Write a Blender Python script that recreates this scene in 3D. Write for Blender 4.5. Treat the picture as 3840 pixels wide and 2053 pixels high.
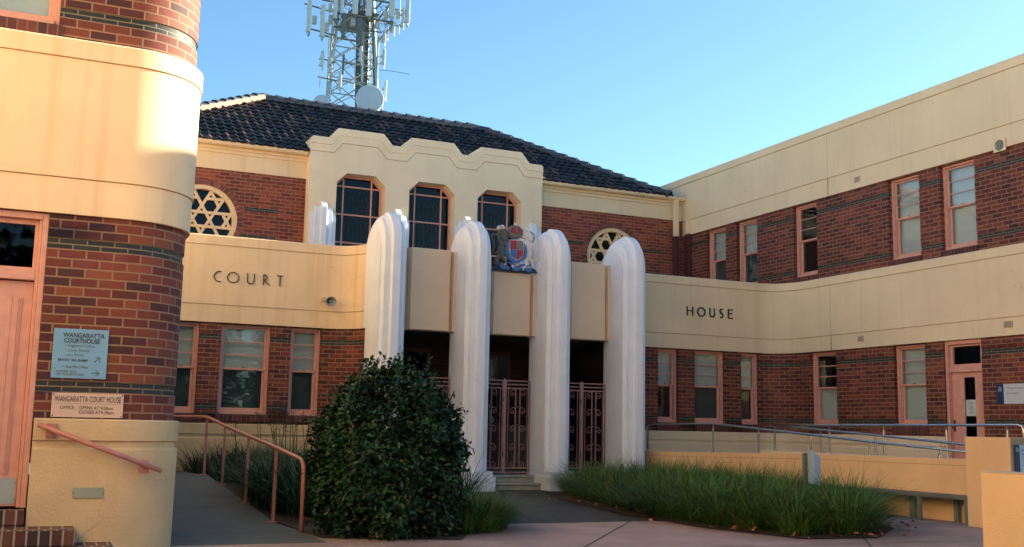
import bpy, bmesh, math, random
from mathutils import Vector, Matrix
from mathutils.geometry import tessellate_polygon
R = math.radians
for o in list(bpy.data.objects): bpy.data.objects.remove(o)
S = bpy.context.scene
COL = S.collection

# ------------------------------------------------------------------ camera
EYE = 1.2
YAW, PITCH, ROLL, FPX = R(23.869), R(8.1937), R(1.17597), 4013.07
cd = bpy.data.cameras.new('camera'); cam = bpy.data.objects.new('camera', cd); COL.objects.link(cam)
_f = Vector((math.sin(YAW)*math.cos(PITCH), math.cos(YAW)*math.cos(PITCH), math.sin(PITCH)))
_r = Vector((math.cos(YAW), -math.sin(YAW), 0)); _u = _r.cross(_f)
_r2 = _r*math.cos(ROLL)+_u*math.sin(ROLL); _u2 = -_r*math.sin(ROLL)+_u*math.cos(ROLL)
m = Matrix((_r2, _u2, -_f)).transposed().to_4x4(); m.translation = Vector((0, 0, EYE)); cam.matrix_world = m
cd.sensor_width = 36; cd.lens = FPX/3840*36; cd.clip_start = .05; cd.clip_end = 3000
S.camera = cam

# ------------------------------------------------------------------ light
SUN_EL, SUN_AZ = R(16.2), R(89.0)      # azimuth from +Y towards +X
w = bpy.data.worlds.new('World'); S.world = w; w.use_nodes = True
nt = w.node_tree; bg = nt.nodes['Background']
sky = nt.nodes.new('ShaderNodeTexSky'); sky.sky_type = 'NISHITA'; sky.sun_disc = False
sky.sun_elevation = SUN_EL; sky.sun_rotation = SUN_AZ; sky.air_density = 1.0; sky.dust_density = .6; sky.ozone_density = 1.6
grade = nt.nodes.new('ShaderNodeMix'); grade.data_type = 'RGBA'; grade.blend_type = 'MULTIPLY'; grade.inputs[0].default_value = 1
grade.inputs[7].default_value = (.40, .535, .60, 1)
soft = nt.nodes.new('ShaderNodeGamma'); soft.inputs[1].default_value = 1.0; nt.links.new(sky.outputs[0], soft.inputs[0]); nt.links.new(soft.outputs[0], grade.inputs[6]); nt.links.new(grade.outputs[2], bg.inputs[0]); bg.inputs[1].default_value = .108
sl = bpy.data.lights.new('sun', 'SUN'); sl.energy = 4.5; sl.angle = R(.55); sl.color = (1, .91, .70)
so = bpy.data.objects.new('sun', sl); COL.objects.link(so)
sd = Vector((math.sin(SUN_AZ)*math.cos(SUN_EL), math.cos(SUN_AZ)*math.cos(SUN_EL), math.sin(SUN_EL)))
so.rotation_euler = sd.to_track_quat('Z', 'Y').to_euler(); so.location = (60, 10, 30)
S.view_settings.view_transform = 'Standard'; S.view_settings.look = 'None'
S.view_settings.exposure = 2.22; S.view_settings.gamma = 1

# ------------------------------------------------------------------ materials
MATS = {}
def nodes(name):
    m = bpy.data.materials.new(name); m.use_nodes = True
    return m, m.node_tree, m.node_tree.nodes['Principled BSDF']
def mat(name, col, rough=.6, metal=0, var=.12, vscale=6, bump=0, bscale=120, streak=0, streak_col=(.5, .3, .12), island=0, spec=.5, coords='Object', stretch=(1, 1, 1), crack=0):
    if name in MATS: return MATS[name]
    m, t, p = nodes(name); N = t.nodes.new; L = t.links.new
    p.inputs['Roughness'].default_value = rough; p.inputs['Metallic'].default_value = metal
    p.inputs['Specular IOR Level'].default_value = spec
    tc = N('ShaderNodeTexCoord'); mp = N('ShaderNodeMapping'); mp.inputs['Scale'].default_value = stretch
    L(tc.outputs[coords], mp.inputs[0])
    nz = N('ShaderNodeTexNoise'); nz.inputs['Scale'].default_value = vscale; nz.inputs['Detail'].default_value = 6
    L(mp.outputs[0], nz.inputs['Vector'])
    rp = N('ShaderNodeMapRange'); rp.inputs[1].default_value = .3; rp.inputs[2].default_value = .7
    rp.inputs[3].default_value = 1-var; rp.inputs[4].default_value = 1+var; L(nz.outputs[0], rp.inputs[0])
    mx = N('ShaderNodeMix'); mx.data_type = 'RGBA'; mx.blend_type = 'MULTIPLY'; mx.inputs[0].default_value = 1
    mx.inputs[6].default_value = (*col, 1); L(rp.outputs[0], mx.inputs[7]); out = mx.outputs[2]
    if island:
        g = N('ShaderNodeNewGeometry'); r2 = N('ShaderNodeMapRange'); r2.inputs[3].default_value = 1-island; r2.inputs[4].default_value = 1+island
        L(g.outputs['Random Per Island'], r2.inputs[0])
        m2 = N('ShaderNodeMix'); m2.data_type = 'RGBA'; m2.blend_type = 'MULTIPLY'; m2.inputs[0].default_value = 1
        L(out, m2.inputs[6]); L(r2.outputs[0], m2.inputs[7]); out = m2.outputs[2]
    if streak:
        mp2 = N('ShaderNodeMapping'); mp2.inputs['Scale'].default_value = (7, 7, .35); L(tc.outputs['Object'], mp2.inputs[0])
        n2 = N('ShaderNodeTexNoise'); n2.inputs['Scale'].default_value = 1; n2.inputs['Detail'].default_value = 5; L(mp2.outputs[0], n2.inputs['Vector'])
        r3 = N('ShaderNodeMapRange'); r3.inputs[1].default_value = .5; r3.inputs[2].default_value = .78; r3.inputs[4].default_value = streak
        L(n2.outputs[0], r3.inputs[0])
        m3 = N('ShaderNodeMix'); m3.data_type = 'RGBA'; L(r3.outputs[0], m3.inputs[0]); L(out, m3.inputs[6]); m3.inputs[7].default_value = (*streak_col, 1); out = m3.outputs[2]
    if crack:
        nw = N('ShaderNodeTexNoise'); nw.inputs['Scale'].default_value = 2.5; nw.inputs['Detail'].default_value = 5; L(tc.outputs['Object'], nw.inputs['Vector'])
        va = N('ShaderNodeVectorMath'); va.operation = 'MULTIPLY_ADD'; va.inputs[1].default_value = (.5, .5, .5); L(nw.outputs['Color'], va.inputs[0]); L(tc.outputs['Object'], va.inputs[2])
        vo = N('ShaderNodeTexVoronoi'); vo.feature = 'DISTANCE_TO_EDGE'; vo.inputs['Scale'].default_value = .75; L(va.outputs[0], vo.inputs['Vector'])
        c1 = N('ShaderNodeMapRange'); c1.inputs[1].default_value = .0; c1.inputs[2].default_value = .006; c1.inputs[3].default_value = crack; c1.inputs[4].default_value = 0; L(vo.outputs['Distance'], c1.inputs[0])
        nm = N('ShaderNodeTexNoise'); nm.inputs['Scale'].default_value = .9; L(tc.outputs['Object'], nm.inputs['Vector'])
        c2 = N('ShaderNodeMapRange'); c2.inputs[1].default_value = .48; c2.inputs[2].default_value = .56; L(nm.outputs[0], c2.inputs[0])
        c3 = N('ShaderNodeMath'); c3.operation = 'MULTIPLY'; L(c1.outputs[0], c3.inputs[0]); L(c2.outputs[0], c3.inputs[1])
        ns = N('ShaderNodeTexNoise'); ns.inputs['Scale'].default_value = 1.7; ns.inputs['Detail'].default_value = 9; ns.inputs['Roughness'].default_value = .65; L(va.outputs[0], ns.inputs['Vector'])
        c4 = N('ShaderNodeMapRange'); c4.inputs[1].default_value = .56; c4.inputs[2].default_value = .72; c4.inputs[4].default_value = crack*.28; L(ns.outputs[0], c4.inputs[0])
        c5 = N('ShaderNodeMath'); c5.operation = 'MAXIMUM'; L(c3.outputs[0], c5.inputs[0]); L(c4.outputs[0], c5.inputs[1])
        m6 = N('ShaderNodeMix'); m6.data_type = 'RGBA'; L(c5.outputs[0], m6.inputs[0]); L(out, m6.inputs[6]); m6.inputs[7].default_value = (col[0]*.38, col[1]*.34, col[2]*.32, 1); out = m6.outputs[2]
    L(out, p.inputs['Base Color'])
    if bump:
        n4 = N('ShaderNodeTexNoise'); n4.inputs['Scale'].default_value = bscale; n4.inputs['Detail'].default_value = 4; L(tc.outputs['Object'], n4.inputs['Vector'])
        b = N('ShaderNodeBump'); b.inputs['Strength'].default_value = bump; b.inputs['Distance'].default_value = .01
        L(n4.outputs[0], b.inputs['Height']); L(b.outputs[0], p.inputs['Normal'])
    MATS[name] = m; return m
def brick(name, cols, mortar, bw=.24, rh=.086, ms=.010, bump=.5, rough=.75, bloom=0):
    if name in MATS: return MATS[name]
    m, t, p = nodes(name); N = t.nodes.new; L = t.links.new
    uv = N('ShaderNodeUVMap')
    wn = N('ShaderNodeTexNoise'); wn.inputs['Scale'].default_value = 4; L(uv.outputs[0], wn.inputs['Vector'])
    wob = N('ShaderNodeVectorMath'); wob.operation = 'MULTIPLY_ADD'; wob.inputs[1].default_value = (.006, .006, 0)
    L(wn.outputs['Color'], wob.inputs[0]); L(uv.outputs[0], wob.inputs[2])
    b = N('ShaderNodeTexBrick'); b.offset = .5; b.inputs['Scale'].default_value = 1; b.inputs['Brick Width'].default_value = bw
    b.inputs['Row Height'].default_value = rh; b.inputs['Mortar Size'].default_value = ms; b.inputs['Mortar Smooth'].default_value = .25
    b.inputs['Color1'].default_value = (0, 0, 0, 1); b.inputs['Color2'].default_value = (1, 1, 1, 1); b.inputs['Mortar'].default_value = (.5, .5, .5, 1)
    L(wob.outputs[0], b.inputs['Vector'])
    cr = N('ShaderNodeValToRGB'); e = cr.color_ramp.elements; e[0].position = 0; e[0].color = (*cols[0], 1); e[1].position = 1; e[1].color = (*cols[-1], 1)
    for i, c in enumerate(cols[1:-1]): x = e.new((i+1)/(len(cols)-1)); x.color = (*c, 1)
    L(b.outputs['Color'], cr.inputs[0])
    nz = N('ShaderNodeTexNoise'); nz.inputs['Scale'].default_value = 35; nz.inputs['Detail'].default_value = 6; L(uv.outputs[0], nz.inputs['Vector'])
    rp = N('ShaderNodeMapRange'); rp.inputs[3].default_value = .72; rp.inputs[4].default_value = 1.28; L(nz.outputs[0], rp.inputs[0])
    mx = N('ShaderNodeMix'); mx.data_type = 'RGBA'; mx.blend_type = 'MULTIPLY'; mx.inputs[0].default_value = 1; L(cr.outputs[0], mx.inputs[6]); L(rp.outputs[0], mx.inputs[7])
    out = mx.outputs[2]
    # pale lime bloom patches on the bricks
    n2 = N('ShaderNodeTexNoise'); n2.inputs['Scale'].default_value = 1.1; n2.inputs['Detail'].default_value = 7; n2.inputs['Roughness'].default_value = .7; L(uv.outputs[0], n2.inputs['Vector'])
    r2 = N('ShaderNodeMapRange'); r2.inputs[1].default_value = .54; r2.inputs[2].default_value = .8; r2.inputs[4].default_value = .22+bloom; L(n2.outputs[0], r2.inputs[0])
    m2 = N('ShaderNodeMix'); m2.data_type = 'RGBA'; L(r2.outputs[0], m2.inputs[0]); L(out, m2.inputs[6]); m2.inputs[7].default_value = (.30, .15, .11, 1)
    n5 = N('ShaderNodeTexNoise'); n5.inputs['Scale'].default_value = .7; n5.inputs['Detail'].default_value = 5; L(uv.outputs[0], n5.inputs['Vector'])
    r5 = N('ShaderNodeMapRange'); r5.inputs[1].default_value = .3; r5.inputs[2].default_value = .7; r5.inputs[3].default_value = .72; r5.inputs[4].default_value = 1.3; L(n5.outputs[0], r5.inputs[0])
    m5 = N('ShaderNodeMix'); m5.data_type = 'RGBA'; m5.blend_type = 'MULTIPLY'; m5.inputs[0].default_value = 1; L(m2.outputs[2], m5.inputs[6]); L(r5.outputs[0], m5.inputs[7])
    m3 = N('ShaderNodeMix'); m3.data_type = 'RGBA'; L(b.outputs['Fac'], m3.inputs[0]); L(m5.outputs[2], m3.inputs[6]); m3.inputs[7].default_value = (*mortar, 1)
    L(m3.outputs[2], p.inputs['Base Color']); p.inputs['Roughness'].default_value = rough
    ma = N('ShaderNodeMath'); ma.operation = 'MULTIPLY_ADD'; ma.inputs[1].default_value = -1; L(b.outputs['Fac'], ma.inputs[0])
    mb = N('ShaderNodeMath'); mb.operation = 'MULTIPLY'; mb.inputs[1].default_value = .35; L(nz.outputs[0], mb.inputs[0]); L(mb.outputs[0], ma.inputs[2])
    bp = N('ShaderNodeBump'); bp.inputs['Strength'].default_value = bump; bp.inputs['Distance'].default_value = .008; L(ma.outputs[0], bp.inputs['Height']); L(bp.outputs[0], p.inputs['Normal'])
    MATS[name] = m; return m
def glass(name, tint=(.86, .90, .89), refl=1.0, base=.055):
    if name in MATS: return MATS[name]
    m, t, p = nodes(name); N = t.nodes.new; L = t.links.new; t.nodes.remove(p)
    tr = N('ShaderNodeBsdfTransparent'); tr.inputs[0].default_value = (*tint, 1)
    gl = N('ShaderNodeBsdfGlossy'); gl.inputs['Roughness'].default_value = .02; gl.inputs[0].default_value = (.9, .95, 1, 1)
    fr = N('ShaderNodeLayerWeight'); fr.inputs[0].default_value = .5; pw = N('ShaderNodeMath'); pw.operation = 'POWER'; pw.inputs[1].default_value = 4; L(fr.outputs['Facing'], pw.inputs[0])
    nz = N('ShaderNodeTexNoise'); nz.inputs['Scale'].default_value = 2.2; tc = N('ShaderNodeTexCoord'); L(tc.outputs['Object'], nz.inputs['Vector'])
    bp = N('ShaderNodeBump'); bp.inputs['Strength'].default_value = .06; bp.inputs['Distance'].default_value = .03; L(nz.outputs[0], bp.inputs['Height']); L(bp.outputs[0], gl.inputs['Normal'])
    mu = N('ShaderNodeMath'); mu.operation = 'MULTIPLY_ADD'; mu.inputs[1].default_value = .9*refl; mu.inputs[2].default_value = base; mu.use_clamp = True; L(pw.outputs[0], mu.inputs[0])
    mx = N('ShaderNodeMixShader'); L(mu.outputs[0], mx.inputs[0]); L(tr.outputs[0], mx.inputs[1]); L(gl.outputs[0], mx.inputs[2])
    L(mx.outputs[0], t.nodes['Material Output'].inputs[0]); MATS[name] = m; return m

CREAM = mat('cream_render', (.80, .59, .355), .75, var=.05, vscale=1.3, bump=.25, bscale=90, streak=.42, streak_col=(.60, .36, .15), crack=0.28)
CREAM2 = mat('cream_render_right_wing', (.75, .60, .385), .75, var=.06, vscale=.8, bump=.18, bscale=90, streak=.2, streak_col=(.50, .38, .23), crack=0.2)
CREAMC = mat('cream_render_centre', (.81, .655, .445), .75, var=.05, vscale=1.3, bump=.2, bscale=90, streak=.18, streak_col=(.60, .44, .27), crack=0.18)  # cream copy with the cooler light on the centre block put into its colour
CREAMP = mat('cream_plinth_render', (.60, .43, .23), .8, var=.10, vscale=2.5, bump=.9, bscale=34, streak=.15, streak_col=(.42, .30, .17), crack=0.4)
CREAMG = mat('groove_shade_and_joint_paint', (.36, .22, .10), .8)  # shade painted under the mouldings; also the colour of real joints
PANEL = mat('panel_render', (.70, .53, .36), .7, var=.05, vscale=2, bump=.15, crack=0.18)
WHITE = mat('white_column_paint', (.745, .785, .84), .55, var=.04, vscale=3, bump=.05, bscale=60, streak=.22, streak_col=(.56, .52, .46), crack=0.18)
OCHRE = mat('ochre_wall_render', (.68, .44, .235), .8, var=.07, vscale=1.2, bump=.35, bscale=60, streak=.12, streak_col=(.5, .30, .13), crack=0.28)
OCHRE2 = mat('ochre_bright_render', (.68, .46, .235), .8, var=.05, vscale=1.1, bump=.4, bscale=50, crack=0.28)
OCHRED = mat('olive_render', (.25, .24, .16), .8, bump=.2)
PINK = mat('salmon_paint', (.62, .31, .235), .5, var=.08, vscale=9, bump=.12, bscale=50)
PINKM = mat('salmon_metal_paint', (.46, .19, .15), .38, var=.10, vscale=14, bump=.05)
GATEP = mat('dusty_pink_iron', (.38, .19, .175), .5, var=.15, vscale=20)
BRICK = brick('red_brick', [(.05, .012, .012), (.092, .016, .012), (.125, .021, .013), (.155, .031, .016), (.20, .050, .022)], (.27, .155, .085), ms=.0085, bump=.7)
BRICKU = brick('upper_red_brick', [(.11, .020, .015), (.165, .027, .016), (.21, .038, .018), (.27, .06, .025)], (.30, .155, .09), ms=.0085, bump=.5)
BRICKP = brick('shaded_porch_brick', [(.012, .006, .006), (.025, .008, .007), (.04, .012, .009)], (.035, .022, .015), bump=.3)  # red brick darkened: the shade inside the porch is in its colour
BRICKD = brick('dark_glazed_brick', [(.006, .010, .010), (.016, .020, .018), (.010, .014, .013)], (.20, .15, .085), bw=.24, rh=.05, ms=.0065, rough=.6)
BRICKS = brick('sill_brick', [(.05, .015, .014), (.10, .02, .018), (.14, .03, .02)], (.16, .09, .06), bw=.086, rh=.4, ms=.007)
BRICKT = brick('step_brick', [(.02, .02, .022), (.12, .03, .02), (.16, .07, .03), (.05, .06, .045)], (.33, .27, .2), bw=.095, rh=.3, ms=.009)
BLIND = mat('roller_blind', (.66, .68, .65), .9, var=.03)
BLINDD = mat('dark_roller_blind', (.06, .085, .085), .9, var=.03)
DARK = mat('dark_interior', (.012, .013, .014), .9)  # near black: the shade of unlit rooms is put into the colour
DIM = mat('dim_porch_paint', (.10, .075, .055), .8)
GLASS = glass('window_glass')
GLASSD = glass('dark_leadlight_glass', (.16, .24, .24), .5, .022)
BLACK = mat('black_metal', (.012, .014, .016), .4)
STEEL = mat('stainless_steel', (.55, .58, .58), .22, metal=1, var=.04)
GALV = mat('galvanised_steel', (.36, .42, .43), .5, metal=.3, var=.12, vscale=3)
ANTW = mat('antenna_plastic', (.52, .60, .60), .5, var=.04)
ANTG = mat('mast_dark_fittings', (.10, .13, .14), .5, var=.2)
ASPH = mat('asphalt', (.038, .038, .038), .9, var=.18, vscale=3, bump=.5, bscale=220, crack=0.4)
CONC = mat('pink_exposed_concrete', (.33, .225, .19), .85, var=.22, vscale=1.3, bump=.35, bscale=160, streak=0, crack=0.5)
RAMPC = mat('grey_ramp_concrete', (.075, .092, .088), .85, var=.14, vscale=2.0, bump=.3, bscale=120, crack=0.5)
STEPC = mat('stone_step', (.34, .31, .25), .8, var=.2, vscale=5, bump=.3)
SOIL = mat('soil', (.030, .020, .013), .95, var=.4, vscale=12, bump=1, bscale=40)
LAWN = mat('far_ground', (.16, .14, .10), .95, var=.2, vscale=.3)
GREYT = mat('grey_bench_timber', (.10, .105, .10), .6, var=.15, vscale=8)
SIGNB = mat('blue_grey_sign_enamel', (.17, .36, .52), .35, var=.04)
SIGNP = mat('pale_pink_sign', (.60, .43, .33), .5, var=.03)
INK = mat('sign_lettering', (.03, .025, .025), .6)
INKF = mat('faded_lettering', (.13, .17, .20), .7)
NAVY = mat('navy_sign', (.008, .03, .09), .4)
SIGNW = mat('pale_sign', (.52, .56, .58), .4, var=.02)
BRONZE = mat('lion_bronze_paint', (.10, .095, .07), .5, var=.25, vscale=30, bump=.4, bscale=70)
UNIW = mat('unicorn_white_paint', (.66, .63, .60), .5, var=.1, vscale=20, bump=.3, bscale=60)
HRED = mat('heraldic_red', (.38, .02, .04), .5, var=.2, vscale=40)
HBLUE = mat('heraldic_blue', (.04, .15, .38), .45, var=.25, vscale=30)
HDARK = mat('dark_green_foliage_paint', (.02, .03, .03), .6)
HGREY = mat('heraldic_grey', (.18, .18, .16), .5, var=.3, vscale=60)
LEAF = mat('camellia_leaf', (.008, .034, .008), .40, var=.55, vscale=2.2, island=.8, spec=.3)
LEAFY = mat('yellowed_leaf', (.20, .11, .015), .5, island=.4)
BLADE = mat('grass_blade', (.052, .125, .014), .6, var=.4, vscale=1.8, island=.8, spec=.3)
STRAP = mat('strap_leaf', (.020, .052, .014), .5, var=.3, vscale=1.5, island=.6, spec=.3)
BARK = mat('bark', (.07, .05, .035), .9, bump=.6)
DRYL = mat('dry_leaf', (.28, .09, .03), .8, island=.5)
MUDC = mat('pink_mortar_bedding', (.30, .18, .14), .85, var=.15, vscale=8, bump=.5, bscale=40)
CAPT = mat('ridge_tile', (.045, .048, .06), .5, var=.25, vscale=6, island=.3)
def tile_mat():
    m, t, p = nodes('roof_tile'); N = t.nodes.new; L = t.links.new
    uv = N('ShaderNodeUVMap'); fl = N('ShaderNodeVectorMath'); fl.operation = 'FLOOR'; L(uv.outputs[0], fl.inputs[0])
    wn = N('ShaderNodeTexWhiteNoise'); wn.noise_dimensions = '2D'; L(fl.outputs[0], wn.inputs['Vector'])
    cr = N('ShaderNodeValToRGB'); cr.color_ramp.interpolation = 'CONSTANT'; e = cr.color_ramp.elements
    e[0].color = (.006, .008, .009, 1); e[1].position = .25; e[1].color = (.010, .014, .017, 1)
    for pz, c in ((.5, (.018, .014, .014)), (.68, (.028, .034, .034)), (.8, (.008, .013, .020)), (.92, (.05, .035, .03))): x = e.new(pz); x.color = (*c, 1)
    L(wn.outputs[0], cr.inputs[0])
    frx = N('ShaderNodeSeparateXYZ'); L(uv.outputs[0], frx.inputs[0]); fx = N('ShaderNodeMath'); fx.operation = 'FRACT'; L(frx.outputs[0], fx.inputs[0])
    lt = N('ShaderNodeMath'); lt.operation = 'LESS_THAN'; lt.inputs[1].default_value = .33; L(fx.outputs[0], lt.inputs[0])
    sp = N('ShaderNodeSeparateColor'); L(wn.outputs['Color'], sp.inputs[0]); gt = N('ShaderNodeMath'); gt.operation = 'GREATER_THAN'; gt.inputs[1].default_value = .78; L(sp.outputs[1], gt.inputs[0])
    mm = N('ShaderNodeMath'); mm.operation = 'MULTIPLY'; L(lt.outputs[0], mm.inputs[0]); L(gt.outputs[0], mm.inputs[1])
    mp_ = N('ShaderNodeMix'); mp_.data_type = 'RGBA'; L(mm.outputs[0], mp_.inputs[0]); L(cr.outputs[0], mp_.inputs[6]); mp_.inputs[7].default_value = (.15, .075, .065, 1)  # pinkish tiles, with a highlight painted along their rolls
    nz = N('ShaderNodeTexNoise'); nz.inputs['Scale'].default_value = 2.2; nz.inputs['Detail'].default_value = 10; nz.inputs['Roughness'].default_value = .75; L(uv.outputs[0], nz.inputs['Vector'])
    r2 = N('ShaderNodeMapRange'); r2.inputs[1].default_value = .58; r2.inputs[2].default_value = .75; r2.inputs[4].default_value = .55; L(nz.outputs[0], r2.inputs[0])
    mx = N('ShaderNodeMix'); mx.data_type = 'RGBA'; L(r2.outputs[0], mx.inputs[0]); L(mp_.outputs[2], mx.inputs[6]); mx.inputs[7].default_value = (.13, .14, .12, 1)
    L(mx.outputs[2], p.inputs['Base Color']); p.inputs['Roughness'].default_value = .5; p.inputs['Specular IOR Level'].default_value = .25
    return m
TILE = tile_mat()

# ------------------------------------------------------------------ mesh builder
class MB:
    def __init__(s): s.v = []; s.f = []; s.uv = {}
    def face(s, pts, uv=None):
        i = len(s.v); s.v += [tuple(p) for p in pts]; s.f.append(tuple(range(i, i+len(pts))))
        if uv: s.uv[len(s.f)-1] = uv
    def raw(s, vs, fs):
        i = len(s.v); s.v += [tuple(p) for p in vs]; s.f += [tuple(i+k for k in f) for f in fs]
    def box(s, x0, x1, y0, y1, z0, z1):
        s.raw([(x0,y0,z0),(x1,y0,z0),(x1,y1,z0),(x0,y1,z0),(x0,y0,z1),(x1,y0,z1),(x1,y1,z1),(x0,y1,z1)],
              [(0,3,2,1),(4,5,6,7),(0,1,5,4),(1,2,6,5),(2,3,7,6),(3,0,4,7)]); return s
    def fbox(s, F, u0, u1, n0, n1, z0, z1):
        P = [F(u0,n1,z0),F(u1,n1,z0),F(u1,n0,z0),F(u0,n0,z0),F(u0,n1,z1),F(u1,n1,z1),F(u1,n0,z1),F(u0,n0,z1)]
        s.raw(P, [(0,3,2,1),(4,5,6,7),(0,1,5,4),(1,2,6,5),(2,3,7,6),(3,0,4,7)]); return s
    def tube(s, pts, r, n=8, cap=True):
        pts = [Vector(p) for p in pts]; rs = r if isinstance(r, (list, tuple)) else [r]*len(pts); base = len(s.v); up = None
        for i, p in enumerate(pts):
            if i == 0: d = pts[1]-p
            elif i == len(pts)-1: d = p-pts[i-1]
            else: d = (pts[i+1]-p).normalized()+(p-pts[i-1]).normalized()
            if d.length < 1e-9: d = Vector((0,0,1))
            d.normalize()
            if up is None: up = Vector((0,0,1)) if abs(d.z) < .9 else Vector((1,0,0))
            a = d.cross(up)
            if a.length < 1e-5: a = d.orthogonal()
            a.normalize(); b = a.cross(d).normalized(); up = b
            for k in range(n):
                t = 2*math.pi*k/n; s.v.append(tuple(p+(a*math.cos(t)+b*math.sin(t))*rs[i]))
        for i in range(len(pts)-1):
            for k in range(n):
                s.f.append((base+i*n+k, base+i*n+(k+1)%n, base+(i+1)*n+(k+1)%n, base+(i+1)*n+k))
        if cap:
            s.f.append(tuple(base+k for k in range(n))); e = base+(len(pts)-1)*n; s.f.append(tuple(e+k for k in reversed(range(n))))
        return s
    def plate(s, F, poly, z_front, z_back, holes=()):
        # poly: list of (u, z); F(u, n, z) maps to the world; front at n=z_front, back at n=z_back
        loops = [list(poly)]+[list(h) for h in holes]
        flat = [p for l in loops for p in l]
        tris = tessellate_polygon([[Vector((a, b, 0)) for a, b in l] for l in loops])
        base = len(s.v); n = len(flat)
        s.v += [tuple(F(a, z_front, b)) for a, b in flat]; s.v += [tuple(F(a, z_back, b)) for a, b in flat]
        for t in tris:
            s.f.append(tuple(base+i for i in t)); s.f.append(tuple(base+n+i for i in reversed(t)))
        k = 0
        for l in loops:
            for i in range(len(l)):
                a, b = k+i, k+(i+1) % len(l); s.f.append((base+a, base+b, base+n+b, base+n+a))
            k += len(l)
        return s
    def build(s, name, m, parent=None, smooth=False, bevel=0, seg=2, label=None, uvz=0, fix=True):
        me = bpy.data.meshes.new(name); me.from_pydata(s.v, [], s.f)
        bm = bmesh.new(); bm.from_mesh(me)
        lay = bm.loops.layers.uv.new('UVMap'); bm.faces.ensure_lookup_table(); bm.normal_update()
        for i, f in enumerate(bm.faces):
            if i in s.uv:
                for l, uv in zip(f.loops, s.uv[i]): l[lay].uv = uv
            else:
                n = f.normal
                for l in f.loops:
                    c = l.vert.co
                    if abs(n.z) > .7: l[lay].uv = (c.x, c.y)
                    elif abs(n.y) > abs(n.x): l[lay].uv = (c.x, c.z-uvz)
                    else: l[lay].uv = (c.y, c.z-uvz)
        if fix == 'weld': bmesh.ops.remove_doubles(bm, verts=bm.verts, dist=1e-4)
        elif fix: bmesh.ops.recalc_face_normals(bm, faces=bm.faces)
        bm.to_mesh(me); bm.free()
        if smooth:
            for p in me.polygons: p.use_smooth = True
            if smooth == 'angle': me.set_sharp_from_angle(angle=R(28))
        me.materials.append(m)
        o = bpy.data.objects.new(name, me); COL.objects.link(o)
        if parent: o.parent = parent
        if bevel:
            b = o.modifiers.new('bevel', 'BEVEL'); b.width = bevel; b.segments = seg; b.limit_method = 'ANGLE'; b.angle_limit = R(35)
            if smooth == 'angle': b.harden_normals = True
        if label: o['label'] = label
        return o
def tag(o, label=None, cat=None, group=None, kind=None):
    if label: o['label'] = label
    if cat: o['category'] = cat
    if group: o['group'] = group
    if kind: o['kind'] = kind
    return o
def thing(name, label, cat, loc=(0,0,0), group=None):
    o = bpy.data.objects.new(name, None); COL.objects.link(o); o.empty_display_size = .3
    return tag(o, label, cat, group)
class Fr:
    def __init__(s, O, U, N): s.O = Vector(O); s.U = Vector(U); s.N = Vector(N)
    def __call__(s, u, n, z): return s.O+s.U*u+s.N*n+Vector((0, 0, z))
FF = lambda y: Fr((0, y, 0), (1, 0, 0), (0, -1, 0))       # facing -Y, u = X
FR = lambda x: Fr((x, 0, 0), (0, -1, 0), (-1, 0, 0))      # facing -X, u = -Y
def arc(cx, cy, rx, ry, a0, a1, n=14):
    return [(cx+rx*math.cos(R(a0+(a1-a0)*i/n)), cy+ry*math.sin(R(a0+(a1-a0)*i/n))) for i in range(n+1)]
class Path:
    def __init__(s, pts):
        s.p = [Vector(p) for p in pts]; s.s = [0]
        for a, b in zip(s.p, s.p[1:]): s.s.append(s.s[-1]+(b-a).length)
        s.n = []
        for i in range(len(s.p)):
            ds = []
            if i > 0: ds.append((s.p[i]-s.p[i-1]).normalized())
            if i < len(s.p)-1: ds.append((s.p[i+1]-s.p[i]).normalized())
            ns = [Vector((d.y, -d.x)) for d in ds]
            if len(ns) == 2:
                t = (ns[0]+ns[1]); t = t/max(t.length_squared, .2)*2; s.n.append(t)
            else: s.n.append(ns[0])
    def at(s, q, off=0):
        q = min(max(q, 0), s.s[-1])
        for i in range(len(s.p)-1):
            if q <= s.s[i+1]+1e-9:
                t = (q-s.s[i])/(s.s[i+1]-s.s[i]); p = s.p[i].lerp(s.p[i+1], t); n = s.n[i].lerp(s.n[i+1], t)
                if i > 0 and i < len(s.p)-2: pass
                d = (s.p[i+1]-s.p[i]).normalized(); nn = Vector((d.y, -d.x))
                if 1e-6 < t < 1-1e-6: n = n if abs(n.length-1) < .05 else nn
                return p+n*off
    def sat(s, x, y):
        best = None; P = Vector((x, y))
        for i in range(len(s.p)-1):
            a, b = s.p[i], s.p[i+1]; t = max(0, min(1, (P-a).dot(b-a)/(b-a).length_squared)); d = (a.lerp(b, t)-P).length
            if best is None or d < best[0]: best = (d, s.s[i]+t*(b-a).length)
        return best[1]
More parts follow.
